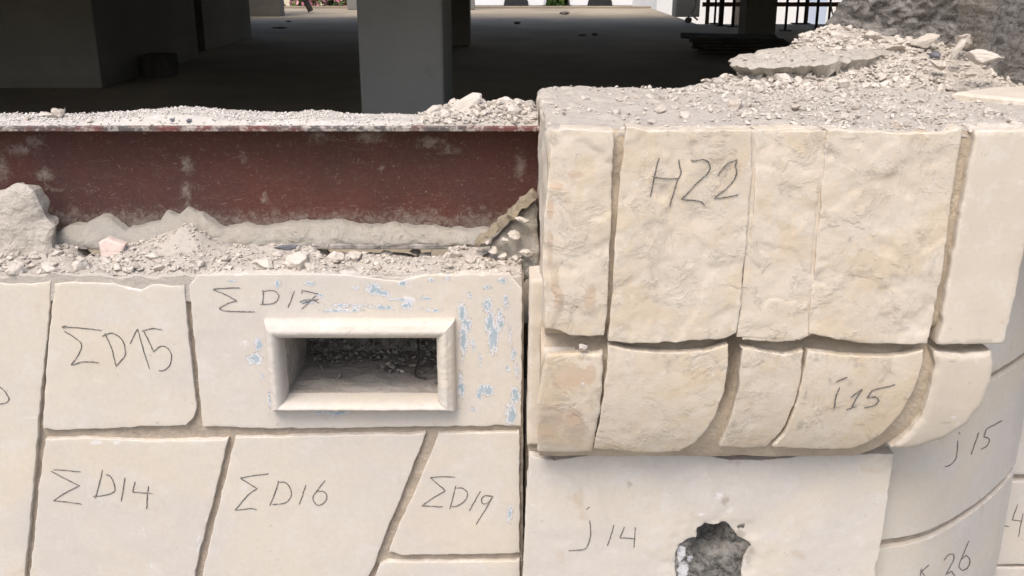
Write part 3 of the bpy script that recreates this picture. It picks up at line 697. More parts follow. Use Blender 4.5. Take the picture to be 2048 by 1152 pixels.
# ================================================================ corbelled pillar
pil = thing('corbelled_pillar', 'projecting cream limestone pillar with ribbed corbel courses and a holed block below', 'pillar', (.5, 1.75, Z_ST))
YU = 1.72; ZJ = -.685
def fup(x, z): return YU
def flo(x, z):
    s = max(0., min(1., (ZJ - z) / .30)); y = YU + .008 + .118 * (1 - math.sqrt(max(0, 1 - (.93 * s) ** 2)))
    return y
UP, LO = Vert(fup), Vert(flo)
def rough_rel(i, amp=1.):
    def f(a, b):
        r = .0032 * fbm(a, b, i * 3.3, 6, 3) + .0009 * fbm(a, b, i + 40, 40, 3)
        r -= .0060 * max(0, noise.noise(Vector((a * 19, b * 19, i * 2.))) - .22)
        s_ = fbm(a, b, i * 1.9 + 11, 7, 4); r -= .0022 * sm((s_ - .16) / .12) + .0016 * sm((-.30 - s_) / .12)
        return r * amp
    return f
def rib(poly, surf, i, label=None, mat='rough', amp=1., name='rib', **k):
    kw = dict(thick=.05 if surf is UP else .020, grid=.0058, edge=.0013, rnd=.0026, chip=.0020, step=.006, rel=rough_rel(i, amp)); kw.update(k)
    o = P(plate(name, poly, surf, M[mat], pil, **kw))
    if label: o['label'] = label
    return o
rib([(1103, 262), (1140, 258), (1227, 262), (1224, 380), (1219, 500), (1213, 640), (1208, 672), (1180, 675), (1140, 672), (1118, 661), (1090, 656), (1090, 600), (1085, 520), (1090, 430), (1100, 340)], UP, 1, 'narrow rough rib on the left corner of the upper corbel course',
    attrs={'stain': blobs(UP, [(1112, 372, 18, 12), (1100, 420, 12, 30), (1118, 600, 14, 40), (1150, 350, 20, 10), (1110, 560, 14, 40), (1100, 500, 10, 60), (1180, 600, 20, 40)], 1.25)}, amp=1.2)
o = rib([(1254, 254), (1300, 263), (1400, 262), (1504, 260), (1504, 340), (1499, 430), (1490, 520), (1482, 610), (1474, 668), (1452, 680), (1400, 682), (1350, 687), (1260, 688), (1217, 684), (1224, 600), (1232, 470), (1244, 330)], UP, 2, 'wide rough rib pencilled H22', off=-.003)
marking([[(803, 422), (780, 500), (752, 645)], [(762, 528), (830, 540), (912, 542)], [(917, 432), (922, 470), (930, 510), (905, 560), (885, 630), (862, 705)],
         [(985, 430), (1000, 440), (1060, 430), (1095, 460), (1085, 510), (1020, 570), (932, 662), (1030, 670), (1070, 698)],
         [(1140, 525), (1190, 460), (1252, 430), (1242, 470), (1250, 500), (1220, 570), (1118, 655), (1180, 650), (1262, 632)]], UP, rough_rel(2), o, (1040, 170), 2.88, off=-.003 + .0012, w=1.25)
rib([(1516, 262), (1580, 258), (1650, 262), (1645, 330), (1636, 430), (1627, 520), (1618, 610), (1612, 668), (1594, 686), (1550, 690), (1487, 684), (1490, 620), (1500, 520), (1510, 420)], UP, 3, 'rough rib between the H22 rib and the wide right rib', off=-.008)
rib([(1656, 260), (1720, 264), (1800, 266), (1890, 268), (1928, 256), (1914, 350), (1898, 460), (1882, 560), (1864, 660), (1856, 688), (1800, 690), (1720, 688), (1650, 676), (1617, 668), (1623, 600), (1633, 510), (1642, 420), (1651, 330)], UP, 4, 'widest rough rib on the right of the upper corbel course', off=-.003,
    attrs={'dirt': blobs(UP, [(1690, 600, 40, 12), (1700, 480, 20, 24)], .6)})
rib([(1953, 262), (2010, 260), (2085, 262), (2075, 380), (2047, 512), (2030, 600), (2009, 688), (1940, 690), (1876, 690), (1884, 640), (1898, 560), (1916, 460), (1936, 350)], UP, 5, 'smooth cream rib at the right end of the upper corbel course', mat='curved', amp=.12, thick=.12, grid=.009, edge=.006,
    attrs={'stain': blobs(UP, [(2005, 640, 12, 16)], 1.0)})
rib([(1090, 710), (1150, 708), (1206, 705), (1205, 760), (1201, 820), (1190, 870), (1183, 905), (1120, 906), (1075, 905), (1076, 800)], LO, 6, 'stained rib on the left corner of the lower corbel course', mat='rough', amp=.5,
    attrs={'stain': blobs(LO, [(1130, 750, 48, 34), (1180, 750, 16, 28), (1100, 840, 36, 50), (1150, 850, 34, 40)], 1.35), 'scar': blobs(LO, [(1165, 768, 12, 10), (1105, 760, 8, 18), (1140, 840, 10, 5)], 1.0)}, edge=.003, rnd=.006)
rib([(1216, 692), (1260, 700), (1340, 707), (1410, 704), (1457, 690), (1456, 730), (1448, 780), (1434, 825), (1414, 860), (1390, 885), (1360, 903), (1280, 905), (1188, 897), (1198, 850), (1208, 790), (1214, 740)], LO, 7, 'wide pale rounded rib in the lower corbel course', mat='rough', amp=.38)
rib([(1484, 694), (1520, 704), (1570, 712), (1608, 704), (1604, 750), (1594, 800), (1575, 850), (1552, 880), (1534, 896), (1490, 899), (1440, 896), (1452, 868), (1468, 825), (1480, 770)], LO, 8, 'pale rounded rib between two wide ones in the lower corbel course', mat='rough', amp=.38, off=-.006,
    attrs={'dirt': blobs(LO, [(1470, 850, 14, 20), (1478, 780, 10, 30), (1575, 705, 24, 8)], .8), 'stain': blobs(LO, [(1440, 870, 20, 18)], .8)})
o = rib([(1616, 702), (1680, 711), (1750, 714), (1810, 712), (1849, 700), (1844, 735), (1828, 780), (1803, 825), (1768, 866), (1735, 886), (1700, 898), (1640, 899), (1546, 894), (1570, 868), (1590, 820), (1605, 760)], LO, 9, 'wide pale rounded rib pencilled I15', mat='rough', amp=.3,
    attrs={'dirt': blobs(LO, [(1600, 850, 22, 34), (1612, 790, 10, 40), (1640, 840, 22, 16), (1628, 812, 10, 16), (1660, 760, 16, 24), (1720, 730, 40, 14), (1700, 770, 14, 20), (1612, 860, 8, 30)], .75), 'scar': blobs(LO, [(1785, 742, 12, 10), (1634, 780, 5, 14)], .9)})
marking([[(520, 678), (588, 646)], [(542, 708), (520, 760), (508, 838)], [(607, 772), (680, 718), (640, 780), (615, 832)], [(582, 845), (650, 822)],
         [(880, 693), (800, 714), (745, 726), (708, 772), (760, 768), (778, 790), (750, 820), (690, 832)]], LO, rough_rel(9, .3), o, (1500, 540), 3.03, w=1.25, off=.001)
rib([(1870, 704), (1930, 709), (1984, 703), (1989, 730), (1982, 770), (1964, 815), (1935, 850), (1890, 878), (1845, 893), (1815, 899), (1784, 897), (1816, 872), (1845, 835), (1862, 785), (1870, 740)], LO, 10, 'smooth rounded rib at the right end of the lower corbel course', mat='curved', amp=.12, thick=.1, edge=.006, rnd=.012,
    attrs={'dirt': blobs(LO, [(1905, 722, 28, 6), (1910, 805, 5, 3), (1895, 845, 20, 4), (1940, 765, 4, 6)], .9), 'scar': blobs(LO, [(1907, 835, 14, 6)], 1.2)})
jg = lambda z: .040 * math.exp(-((z - ZJ) / .022) ** 2)
UB = Vert(lambda x, z: YU + .020 + jg(z) + .004 * fbm(x, z, 3, 20, 3)); rx_, rz_ = UP.hit(1462, 745)
LB = Vert(lambda x, z: flo(x, z) + .021 + jg(z) + .045 * math.exp(-((x - rx_ - .25 * min(0, z - rz_ + .03)) / .018) ** 2) * sm((z - rz_ + .13) / .08) + .004 * fbm(x, z, 6, 20, 3))
P(plate('groove_bed', [(.064, -.286), (.905, -.286), (.90, ZJ), (.064, ZJ)], UB, M['bed'], pil, thick=.2, grid=.012, px=False, edge=.001, chip=.001))
P(plate('groove_bed', [(.056, ZJ - .0005), (.89, ZJ - .0005), (.86, -.80), (.80, -.90), (.70, -.965), (.056, -.965)], LB, M['bed'], pil, thick=.12, grid=.012, px=False, edge=.001, chip=.001))
JFILL = Vert(lambda x, z: YU + .0095 + .0022 * fbm(x, z, 8, 22, 4))
P(plate('joint_fill', [(1492, 262), (1664, 262), (1650, 380), (1634, 520), (1626, 668), (1600, 680), (1474, 674), (1486, 560), (1496, 430)], JFILL, M['rough'], pil, thick=.02, grid=.008, edge=.001, rnd=.002, chip=.001))
# left flank of the corbel (rough pale cheek) and core
def side(name, pts_yz, x, mat, amp, grid=.010):
    S = Vert(lambda a, b: 0.0)
    class Sd:
        def d3(s, a, b, d): return (x + .012 * (a - 1.72) * -1 - d, a, b)
    o = plate(name, pts_yz, Sd(), M[mat], pil, thick=.06, grid=grid, px=False, rel=lambda a, b: amp * fbm(a, b, 2, 14, 4), edge=.006, rnd=.012, chip=.003)
    # plate() winds for a -Y facing front; this one faces -X
    o.data.flip_normals(); return P(o)
side('corbel_cheek', [(1.735, -.284), (2.262, -.279), (2.262, -.63), (1.95, -.66), (1.86, -.96), (1.79, -.94), (1.738, -.715), (1.80, -.70), (1.80, -.668), (1.737, -.655)], .062, 'curved', .007)
P(box('core', .10, .90, 1.86, 2.24, -.955, -.31, M['bed'], pil))
# slim pilaster edge left of the corbel
PE = Vert(lambda x, z: 1.853)
P(plate('pilaster_edge', [(.035, -.600), (.10, -.592), (.10, -.966), (.031, -.966)], PE, M['curved'], pil, thick=.09, grid=.012, px=False, rel=lambda a, b: .003 * fbm(a, b, 2, 14, 4), edge=.006, rnd=.008, chip=.002))
# J14 block with the knocked hole
JF = Vert(lambda x, z: 1.842)
jhx, jhz = JF.hit(1428, 1100)
def rel_j(a, b):
    d_ = math.hypot((a - jhx) / .085, (b - jhz) / .075) + .55 * fbm(a, b, 4, 22, 4)
    return .0022 * fbm(a, b, 8, 5, 3) + .0007 * fbm(a, b, 2, 40, 3) - .0028 * sm((1.25 - d_) / .30)
holeJ = [(1356, 1215), (1352, 1150), (1350, 1105), (1358, 1088), (1378, 1078), (1393, 1076), (1394, 1056), (1410, 1048), (1438, 1050), (1452, 1043), (1466, 1056), (1476, 1075), (1496, 1085), (1505, 1094), (1490, 1112), (1484, 1150), (1470, 1215), (1420, 1235)]
o = P(plate('stone', [(1058, 914), (1110, 922), (1180, 911), (1300, 909), (1420, 911), (1460, 921), (1540, 919), (1640, 910), (1788, 908), (1782, 950), (1771, 1030), (1760, 1100), (1750, 1160), (1720, LOW), (1036, LOW), (1046, 1152), (1050, 1060), (1055, 960)], JF, M['ashlar'], pil,
   thick=.035, grid=.009, rel=rel_j, edge=.0014, rnd=.003, chip=.0024, holes=[holeJ], hole_chip=.0045,
   attrs={'scar': blobs(JF, [(1440, 990, 34, 30), (1460, 1020, 22, 24), (1420, 960, 30, 24), (1370, 1057, 13, 11), (1135, 1028, 14, 12), (1212, 1045, 8, 5), (1256, 970, 10, 16), (1400, 1030, 30, 8), (1150, 925, 40, 10), (1352, 1085, 22, 20), (1430, 1040, 40, 10), (1345, 1130, 10, 40)], .9),
          'dirt': blobs(JF, [(1258, 968, 12, 18), (1110, 920, 34, 8), (1470, 925, 50, 8), (1300, 945, 10, 8), (1450, 1000, 14, 24), (1300, 1040, 6, 10), (1500, 1110, 20, 40), (1480, 1070, 24, 16), (1390, 1066, 14, 8)], 1.05)}))
o['label'] = 'large flat block pencilled J14 with a ragged dark hole'
marking([[(605, 683), (610, 800), (578, 893), (510, 912), (442, 914)], [(580, 600), (592, 586), (604, 584)], [(788, 718), (765, 800), (738, 878)], [(868, 730), (832, 815), (945, 820)], [(948, 733), (945, 820), (938, 888)]], JF, rel_j, o, (1020, 860), 3.793)
hcx, hcz = JF.hit(1422, 1082)
HB = Vert(lambda x, z: 1.852 + .075 * sm(1.25 - 22 * math.hypot((x - hcx) * 1.1, (z - hcz) * .75)) + .010 * fbm(x, z, 3, 30, 4))
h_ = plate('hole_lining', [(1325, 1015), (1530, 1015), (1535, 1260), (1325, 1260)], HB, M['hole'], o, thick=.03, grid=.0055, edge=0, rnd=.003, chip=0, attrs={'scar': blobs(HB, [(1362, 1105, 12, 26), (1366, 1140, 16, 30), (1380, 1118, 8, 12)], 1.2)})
# bed joint under the corbel, down to the J14 block
P(box('bed_joint', .034, .79, 1.868, 2.1, -.985, -.955, M['mortar'], pil))
P(box('pillar_base', .03, .80, 1.945, 2.25, Z_ST, -.986, M['bed'], pil))

# ---------------------------------------------------------------- round drum to the right
DX = [(.60, 1.900), (.72, 1.888), (.82, 1.898), (.90, 1.918), (.964, 1.951), (1.065, 2.026), (1.183, 2.129), (1.281, 2.232), (1.30, 2.27)]
def fdr(x, z):
    if x <= DX[0][0]: return DX[0][1]
    for (a, ya), (b, yb) in zip(DX, DX[1:]):
        if x <= b: return ya + (yb - ya) * (x - a) / (b - a)
    return DX[-1][1] + (x - DX[-1][0]) * .8
_f = fdr
def fdr2(x, z): return sum(_f(x + k * .02, z) for k in (-2, -1, 0, 1, 2)) / 5
DR = Vert(fdr2)
drum = thing('curved_stone_wall', 'rounded shaded limestone wall curving away right of the pillar', 'wall', (1.0, 2.0, Z_ST))
def rel_d(a, b): return .0015 * fbm(a, b, 12, 6, 3)
def dstone(poly, label, **k):
    o = P(plate('stone', poly, DR, M['ashlar'], drum, thick=.03, grid=.014, rel=rel_d, edge=.001, rnd=.0025, chip=.0016, px=False, **k)); o['label'] = label; return o
XR = 1.292
dstone([(.70, -.30), (XR, -.30), (XR, -.880), (.70, -.880)], 'plain curved stone right of the corbel')
o = dstone([(.70, -.900), (XR, -.900), (XR, -1.222), (1.1, -1.226), (.70, -1.222)], 'curved stone pencilled J15', attrs={'scar': blobs(DR, [(1822, 905, 6, 6)], 1.)})
marking([[(1445, 156), (1453, 160), (1457, 164)], [(1442, 210), (1435, 300), (1425, 345), (1390, 380), (1350, 393)], [(1588, 155), (1560, 230), (1533, 308)], [(1750, 72), (1690, 105), (1642, 132), (1622, 185), (1650, 192), (1660, 210), (1640, 250), (1602, 272)]], DR, rel_d, o, R8, 3.469)
o = dstone([(.70, -1.243), (1.0, -1.247), (XR, -1.243), (XR, -1.62), (.70, -1.62)], 'curved stone pencilled K26 at the bottom')
marking([[(1190, 1095), (1180, 1150)], [(1243, 1070), (1190, 1120), (1225, 1165)], [(1345, 1040), (1380, 1000), (1415, 1000), (1412, 1040), (1360, 1140), (1400, 1118), (1425, 1160)],
         [(1520, 905), (1480, 1000), (1450, 1080), (1475, 1112), (1510, 1090), (1525, 1040), (1500, 1005), (1470, 1030)]], DR, rel_d, o, R8, 3.469, w=.95)
P(plate('mortar', [(.70, -.30), (XR, -.30), (XR, Z_ST), (.70, Z_ST)], Vert(lambda x, z: fdr2(x, z) + .014), M['mortar'], drum, thick=.05, grid=.02, px=False, chip=0, edge=0))
back = thing('stone_wall', 'shaded grey limestone wall set back at the far right edge', 'wall', (1.6, 2.3, Z_ST))
BW = Vert(lambda x, z: 2.285)
def bstone(poly, label):
    o = P(plate('stone', poly, BW, M['ashlar'], back, thick=.02, grid=.02, rel=flat_rel(), edge=.003, rnd=.005, px=False)); o['label'] = label; return o
za, zb = BW.hit(2044, 950)[1], BW.hit(2044, 1130)[1]
bstone([(1.19, -.3), (2.1, -.3), (2.1, za), (1.19, za)], 'upper stone of the set-back wall')
o = bstone([(1.19, za - .018), (2.1, za - .018), (2.1, zb), (1.19, zb)], 'set-back stone pencilled with a 4')
marking([[(1778, 690), (1775, 710)], [(1757, 797), (1795, 808)], [(1855, 652), (1818, 760), (1878, 768)], [(1893, 712), (1860, 878)]], BW, flat_rel(), o, R8, 3.469, w=.95)
bstone([(1.19, zb - .008), (2.1, zb - .008), (2.1, -1.9), (1.19, -1.9)], 'lowest stone of the set-back wall')
P(box('mortar', 1.16, 2.1, 2.30, 2.6, Z_ST, -.3, M['mortar'], back))

# ================================================================ top of the pillar
def gtop(x, y):
    r = .098 * sm((y - 2.2) / .5) * sm((x - .35) / .45)
    return -.284 + r + .006 * fbm(x, y, 0, 9, 4) + .010 * sm((y - 1.76) / .15) * (.4 + fbm(x, y, 7, 4, 3))
TOP = Horz(gtop)
TP = [(.064, 1.738), (.35, 1.738), (.70, 1.738), (1.0, 1.738), (1.35, 1.80), (1.35, 2.75), (.88, 2.76), (.74, 2.62), (.64, 2.47), (.47, 2.40), (.30, 2.31), (.058, 2.262)]
o = plate('pillar_top_dust', TP, TOP, M['dust'], None, thick=.010, grid=.0085, edge=.006, rnd=.012, chip=.003, px=False, rel=lambda a, b: .0035 * fbm(a, b, 0, 50, 4) + .004 * fbm(a, b, 3, 22, 3))
tag(o, 'pale dust and crumbled mortar covering the top of the pillar', 'dust', None, 'stuff')
# broken slab jutting out over the dark opening
SLAB = Horz(lambda x, y: -.222 + .05 * (x - .6) + .012 * (y - 2.5) + .006 * fbm(x, y, 2, 12, 4))
SP = [(.545, 2.42), (.57, 2.375), (.64, 2.345), (.72, 2.345), (.84, 2.41), (.93, 2.5), (.90, 2.70), (.80, 2.74), (.71, 2.65), (.61, 2.55), (.56, 2.48)]
o = plate('broken_slab', [(.525, 2.42), (.56, 2.36), (.64, 2.33), (.72, 2.33), (.85, 2.40), (.95, 2.5), (.92, 2.72), (.80, 2.76), (.70, 2.66), (.60, 2.56), (.54, 2.49)], SLAB, M['plaster'], None, thick=.040, grid=.006, edge=.012, rnd=.018, chip=.011, under=.16, px=False, rel=lambda a, b: .007 * fbm(a, b, 0, 30, 5))
tag(o, 'ragged broken plaster slab jutting over the dark opening on the pillar top', 'broken slab')
CS = Horz(lambda x, y: -.262 + .02 * (y - 2.1))
o = plate('cut_stone', [(.93, 2.10), (1.02, 2.16), (1.12, 2.20), (1.34, 2.22), (1.34, 1.92), (1.12, 1.96), (1.0, 2.02)], CS, M['curved'], None, thick=.05, grid=.012, edge=.006, rnd=.01, chip=.003, px=False, rel=lambda a, b: .002 * fbm(a, b, 0, 12, 4))
tag(o, 'smooth pale stone top emerging from the dust at the right edge', 'stone')
# rough masonry stump at upper right
def fms(x, z):
    y = 2.74 - 1.05 * max(0, x - .90) if x < 1.10 else 2.53 - .40 * sm((x - 1.10) / .10) - .25 * max(0, x - 1.20)
    return y + .030 * fbm(x, z, 4, 5, 4)
MSF = Vert(fms)
o = plate('broken_masonry', [(.860, -.215), (.875, -.165), (.90, -.135), (.915, -.09), (.935, -.03), (.955, .06), (.99, .25), (2.3, .25), (2.3, -.35), (.90, -.35)], MSF, M['coarse'], None, thick=.12, grid=.0065, edge=.015, rnd=.025, chip=.006, px=False,
          rel=lambda a, b: .024 * fbm(a, b, 1, 16, 5) + .016 * fbm(a, b, 6, 45, 5))
tag(o, 'rough grey broken masonry stump rising behind the rubble at upper right', 'masonry')

# ================================================================ rubble
def rock_mesh(seed, npts=16, flat=(1, 1, 1), sub=0, amp=.0, name='stone_fragment'):
    r = random.Random(seed); bm = bmesh.new()
    for _ in range(npts):
        v = Vector((r.gauss(0, 1), r.gauss(0, 1), r.gauss(0, 1))).normalized() * r.uniform(.72, 1.0)
        bm.verts.new((v.x * flat[0], v.y * flat[1], v.z * flat[2]))
    h = bmesh.ops.convex_hull(bm, input=bm.verts[:]); bmesh.ops.delete(bm, geom=[g for g in h['geom_interior'] if isinstance(g, bmesh.types.BMVert)], context='VERTS')
    if sub:
        bmesh.ops.bevel(bm, geom=bm.edges[:], offset=.05, segments=1, affect='EDGES')
        bmesh.ops.triangulate(bm, faces=bm.faces[:])
        for _ in range(sub): bmesh.ops.subdivide_edges(bm, edges=[e for e in bm.edges if e.calc_length() > .18], cuts=1, use_grid_fill=True); bmesh.ops.triangulate(bm, faces=bm.faces[:])
        bm.normal_update()
        for v in bm.verts: v.co += v.normal * amp * noise.fractal(v.co * 2.6 + Vector((seed, 0, 0)), .8, 2.2, 4)
    bmesh.ops.recalc_face_normals(bm, faces=bm.faces[:])
    me = bpy.data.meshes.new(name); bm.to_mesh(me); bm.free(); return me
FLATS = [(1, .8, .6), (1, .7, .45), (1, .9, .75), (1, .6, .5), (1, .85, .35)]
ROCKS = [rock_mesh(100 + i, 13 + i % 5, FLATS[i % 5]) for i in range(16)]
BIG = [rock_mesh(300 + i, 15, FLATS[i % 5], 2, .075) for i in range(10)]
for m_ in ROCKS + BIG: m_.materials.append(M['rock'])
rr = random.Random(21)
def rock(loc, size, label, group, mesh=None, rot=None, mat=None, name='stone_fragment', cat='stone fragment', scale=None):
    me = mesh or rr.choice(BIG if size > .013 else ROCKS)
    if mat: me = me.copy(); me.materials.clear(); me.materials.append(mat)
    o = bpy.data.objects.new(name, me); col.objects.link(o); o.location = loc
    o.rotation_euler = rot or (rr.uniform(-.5, .5), rr.uniform(-.5, .5), rr.uniform(0, 6.28))
    o.scale = scale or (size, size, size); return tag(o, label, cat, group)
def rpx(surf, px, py, size, label, group=None, lift=.18, **k):
    a, b = surf.hit(px, py); x, y, z = surf.d3(a, b, size * lift); return rock((x, y, z), size, label, group, **k)
def gravel(name, pts, sizes, mat, label, cat, seed, thing_=True):
    r = random.Random(seed); vs, fs, tone = [], [], []
    T = []
    for m_ in ROCKS[:12]:
        T.append(([v.co.copy() for v in m_.vertices], [tuple(p.vertices) for p in m_.polygons]))
    # cheap low shells
    for (x, y, z), s in zip(pts, sizes):
        V_, F_ = r.choice(T); q = Euler((r.uniform(-.6, .6), r.uniform(-.6, .6), r.uniform(0, 6.28))).to_matrix(); b = len(vs); tn = r.random()
        for v in V_: vs.append((q @ v) * s + Vector((x, y, z + s * .3))); tone.append(tn)
        fs += [tuple(i + b for i in f) for f in F_]
    me = bpy.data.meshes.new(name); me.from_pydata([tuple(v) for v in vs], [], fs)
    at_ = me.attributes.new('tone', 'FLOAT', 'POINT'); at_.data.foreach_set('value', tone)
    o = link(name, me, mat); return tag(o, label, cat, None, 'stuff')

# --- ledge below the beam
GL = 'stone fragments on the ledge under the red beam'
LBL = 'broken limestone fragment among the rubble on the ledge under the red beam'
for (px, py, s, lb) in [(30, 546, .024, 'long pale fragment at the left end of the ledge, under the plaster chunk'), (95, 545, .026, 'pale fragment on the ledge below the plaster chunk corner'), (160, 536, .026, 'rounded pale fragment left of the pinkish flake'),
                    (100, 531, .020, 'small pale fragment under the plaster chunk lip'), (262, 540, .018, 'upright fragment just right of the pinkish flake'), (530, 532, .030, 'large pale fragment on the ledge above the left half of the D17 stone'), (598, 530, .034, 'wide pale fragment on the ledge right below the blue-grey lump'),
                    (675, 520, .030, 'large rounded fragment on the ledge under the dark flange gap'), (400, 530, .017, 'small angular fragment above the left corner of the D17 stone'), (710, 515, .020, 'greyish fragment on the ledge under the dark flange gap'), (910, 513, .024, 'flat pale fragment at the right part of the ledge'),
                    (895, 537, .020, 'pale blocky fragment near the D17 stone top edge'), (963, 512, .018, 'brownish fragment by the foot of the split board'), (833, 507, .018, 'rounded fragment standing under the right flange gap'), (450, 522, .022, 'pale fragment on the ledge left of the blue-grey lump')]:
    rpx(LED, px, py, s, lb, GL)
ledge_rng = random.Random(5)
for i in range(64):
    px = ledge_rng.uniform(-60, 1030); py = ledge_rng.uniform(508, 545); s = ledge_rng.choice([.009, .010, .012, .014, .017, .021])
    where = 'over the D15 stone' if px < 375 else 'over the D17 left half' if px < 640 else 'above the vent' if px < 880 else 'near the split board'
    row = 'front lip' if py > 530 else 'back' if py < 518 else 'middle'
    rpx(LED, px, py, s, '%s stone on the beam ledge, %s, %s' % ('larger' if s > .0135 else 'small', {'front lip': 'front lip', 'back': 'back row', 'middle': 'middle row'}[row], where), GL)
pts, sz = [], []
for i in range(4200):
    x = ledge_rng.uniform(-1.5, .02); y = ledge_rng.uniform(1.908, 2.06); dens = .35 + .65 * (fbm(x, y, 3, 7, 3) > -.1)
    if ledge_rng.random() > dens: continue
    pts.append((x, y, gled(x, y))); sz.append(ledge_rng.choice([.0018, .0022, .003, .003, .0042, .0055]))
for i in range(900):
    x = ledge_rng.uniform(-1.5, .02); y = ledge_rng.uniform(1.912, 2.05)
    if fbm(x, y, 8, 5, 3) < -.05: continue
    pts.append((x, y, gled(x, y))); sz.append(ledge_rng.uniform(.005, .011))
gravel('ledge_grit', pts, sz, M['rubble'], 'fine limestone grit scattered along the ledge', 'grit', 8)
# plaster chunk standing at the left
CH = Vert(lambda x, z: 2.010 + .10 * (z + .55) + .005 * fbm(x, z, 3, 10, 3))
o = plate('plaster_chunk', [(-120, 420), (-60, 395), (0, 381), (12, 374), (28, 367), (45, 371), (62, 384), (72, 398), (80, 413), (84, 432), (94, 446), (106, 456), (104, 468), (98, 480), (103, 500), (116, 516), (108, 524), (80, 523), (40, 520), (10, 528), (-40, 530), (-120, 535)], CH, M['plaster'], None, thick=.05, grid=.006, edge=.010, rnd=.014, chip=.004, under=.06, rel=lambda a, b: .007 * fbm(a, b, 1, 14, 4) + .003 * fbm(a, b, 3, 60, 3))
tag(o, 'large pale plaster chunk leaning on the red beam at the left', 'plaster chunk')
PF = Vert(lambda x, z: 2.0 + .25 * (z + .58))
o = plate('plaster_flake', [(196, 484), (212, 477), (236, 482), (251, 490), (245, 503), (236, 517), (222, 522), (204, 524), (199, 508)], PF, M['pinkflake'], None, thick=.02, grid=.006, edge=.004, rnd=.006, chip=.002, rel=lambda a, b: .002 * fbm(a, b, 3, 50, 3))
tag(o, 'pinkish plaster flake leaning over the dark gap under the beam', 'plaster flake')
rock(at(575, 494, 2.035), .026, 'blue-grey mortar lump below the middle of the red beam', None, BIG[1], (0, 0, .2), M['bluegrey'], 'mortar_lump', 'mortar lump', (.034, .016, .016))
rock(at(287, 520, 2.0), .02, 'bluish crumpled flake on the ledge right of the pinkish flake', None, BIG[3], (.4, 0, .6), M['bluegrey'], 'mortar_lump', 'mortar lump', (.022, .014, .014))
# split board wedge against the pillar
a, b = Vector(at(1070, 384, 2.0)), Vector(at(952, 490, 1.985)); d = (b - a)
bm = bmesh.new(); NB = 24; up_ = Vector((0, .35, .94)); sidev = Vector((0.1, 1, -.2)).normalized(); rings = []
for i in range(NB + 1):
    t_ = i / NB; p = a + d * t_; w_ = .012 + .006 * fbm(t_, 0, 1, 7, 4) - .004 * t_; h_ = .0075 + .006 * fbm(t_, 2, 1, 8, 4) - .004 * t_; p = p + Vector((0, 0, .006 * fbm(t_, 6, 1, 5, 3)))
    nrm = d.normalized().cross(Vector((0, 1, 0))).normalized()
    rings.append([bm.verts.new(p + nrm * e * h_ + Vector((0, 1, 0)) * f * w_ * 2.2) for e, f in ((-1, -1), (1, -1), (1.2, 1), (-1, 1))])
for r0, r1 in zip(rings, rings[1:]):
    for k in range(4): bm.faces.new((r0[k], r0[(k + 1) % 4], r1[(k + 1) % 4], r1[k]))
bm.faces.new(rings[0]); bm.faces.new(rings[-1][::-1]); bmesh.ops.recalc_face_normals(bm, faces=bm.faces[:])
me = bpy.data.meshes.new('split_board'); bm.to_mesh(me); bm.free()
tag(link('split_board', me, M['board']), 'yellowish split board slanting down from the pillar to the ledge', 'board')
FS = Vert(lambda x, z: 1.985 + .25 * (z + .55) + .012 * fbm(x, z, 9, 12, 4))
o = plate('rubble_fill', [(1075, 395), (1078, 560), (1052, 560), (1046, 570), (1020, 549), (985, 545), (975, 520), (985, 485), (1010, 462), (1040, 425)], FS, M['lime'], None, thick=.06, grid=.006, edge=.008, rnd=.012, chip=.004, rel=lambda a, b: .009 * fbm(a, b, 1, 24, 4))
tag(o, 'crumbling mortar fill below the split board beside the pillar', 'mortar')
GF = 'stone fragments under the split board'
for (px, py, s, lb) in [(1030, 470, .020, 'dark-sided fragment high under the split board'), (1045, 440, .022, 'pale fragment against the pillar flank'), (1052, 505, .020, 'fragment wedged beside the pillar above the pilaster edge'), (1010, 480, .016, 'upper small fragment under the split board'), (985, 500, .016, 'small fragment at the board foot'), (1005, 512, .014, 'fragment left of the wedged one by the pillar'), (1030, 515, .013, 'small fragment below the dark-sided one'), (975, 485, .012, 'small fragment touching the lower board end')]:
    rock(at(px, py, 1.965), s, lb, GF)
# dark rubble inside the vent
pts, sz = [], []; vr = random.Random(4)
for i in range(650):
    x = vr.uniform(fx0 + .01, fx1 - .01); q = vr.random() ** .45; y = YF + .05 + q * .215
    lim = YF + .19 - .06 * (x > fx0 + .18) + .03 * fbm(x, y, 2, 20, 2)
    if y < lim and vr.random() > .07: continue
    z = fz1 + .002 + max(0, (y - lim)) * vr.uniform(.2, .75); pts.append((x, y, z)); sz.append(vr.choice([.002, .003, .004, .006, .008, .010]))
gravel('vent_grit', pts, sz, M['dark_rubble'], 'dark grit piled at the back of the vent', 'grit', 10)
for (u_, v_, s_, lb) in [(.83, .20, .016, 'pale angular stone, largest inside the vent at the back right'), (.62, .10, .011, 'grey stone at the back centre inside the vent'), (.93, .16, .013, 'grey stone in the back right corner of the vent'), (.45, .12, .010, 'small grey stone back left of centre inside the vent'), (.72, .52, .007, 'small pale stone alone on the vent floor')]:
    rock((fx0 + (fx1 - fx0) * u_, YF + .235 - .2 * v_, fz1 + .006 + (.05 if v_ < .3 else 0) * vr.random() + (.02 if v_ < .3 else 0)), s_, lb, 'stones inside the vent')
tw = [(fx1 - .06, YF + .20, fz1 + .06), (fx1 - .055, YF + .15, fz1 + .03), (fx1 - .06, YF + .11, fz1 + .008), (fx1 - .035, YF + .09, fz1 + .006)]
tag(link('twig', tube_mesh('twig', smooth_line([Vector(p) for p in tw]), .0022, 6), M['oldwood']), 'dark bent twig lying inside the vent', 'twig')
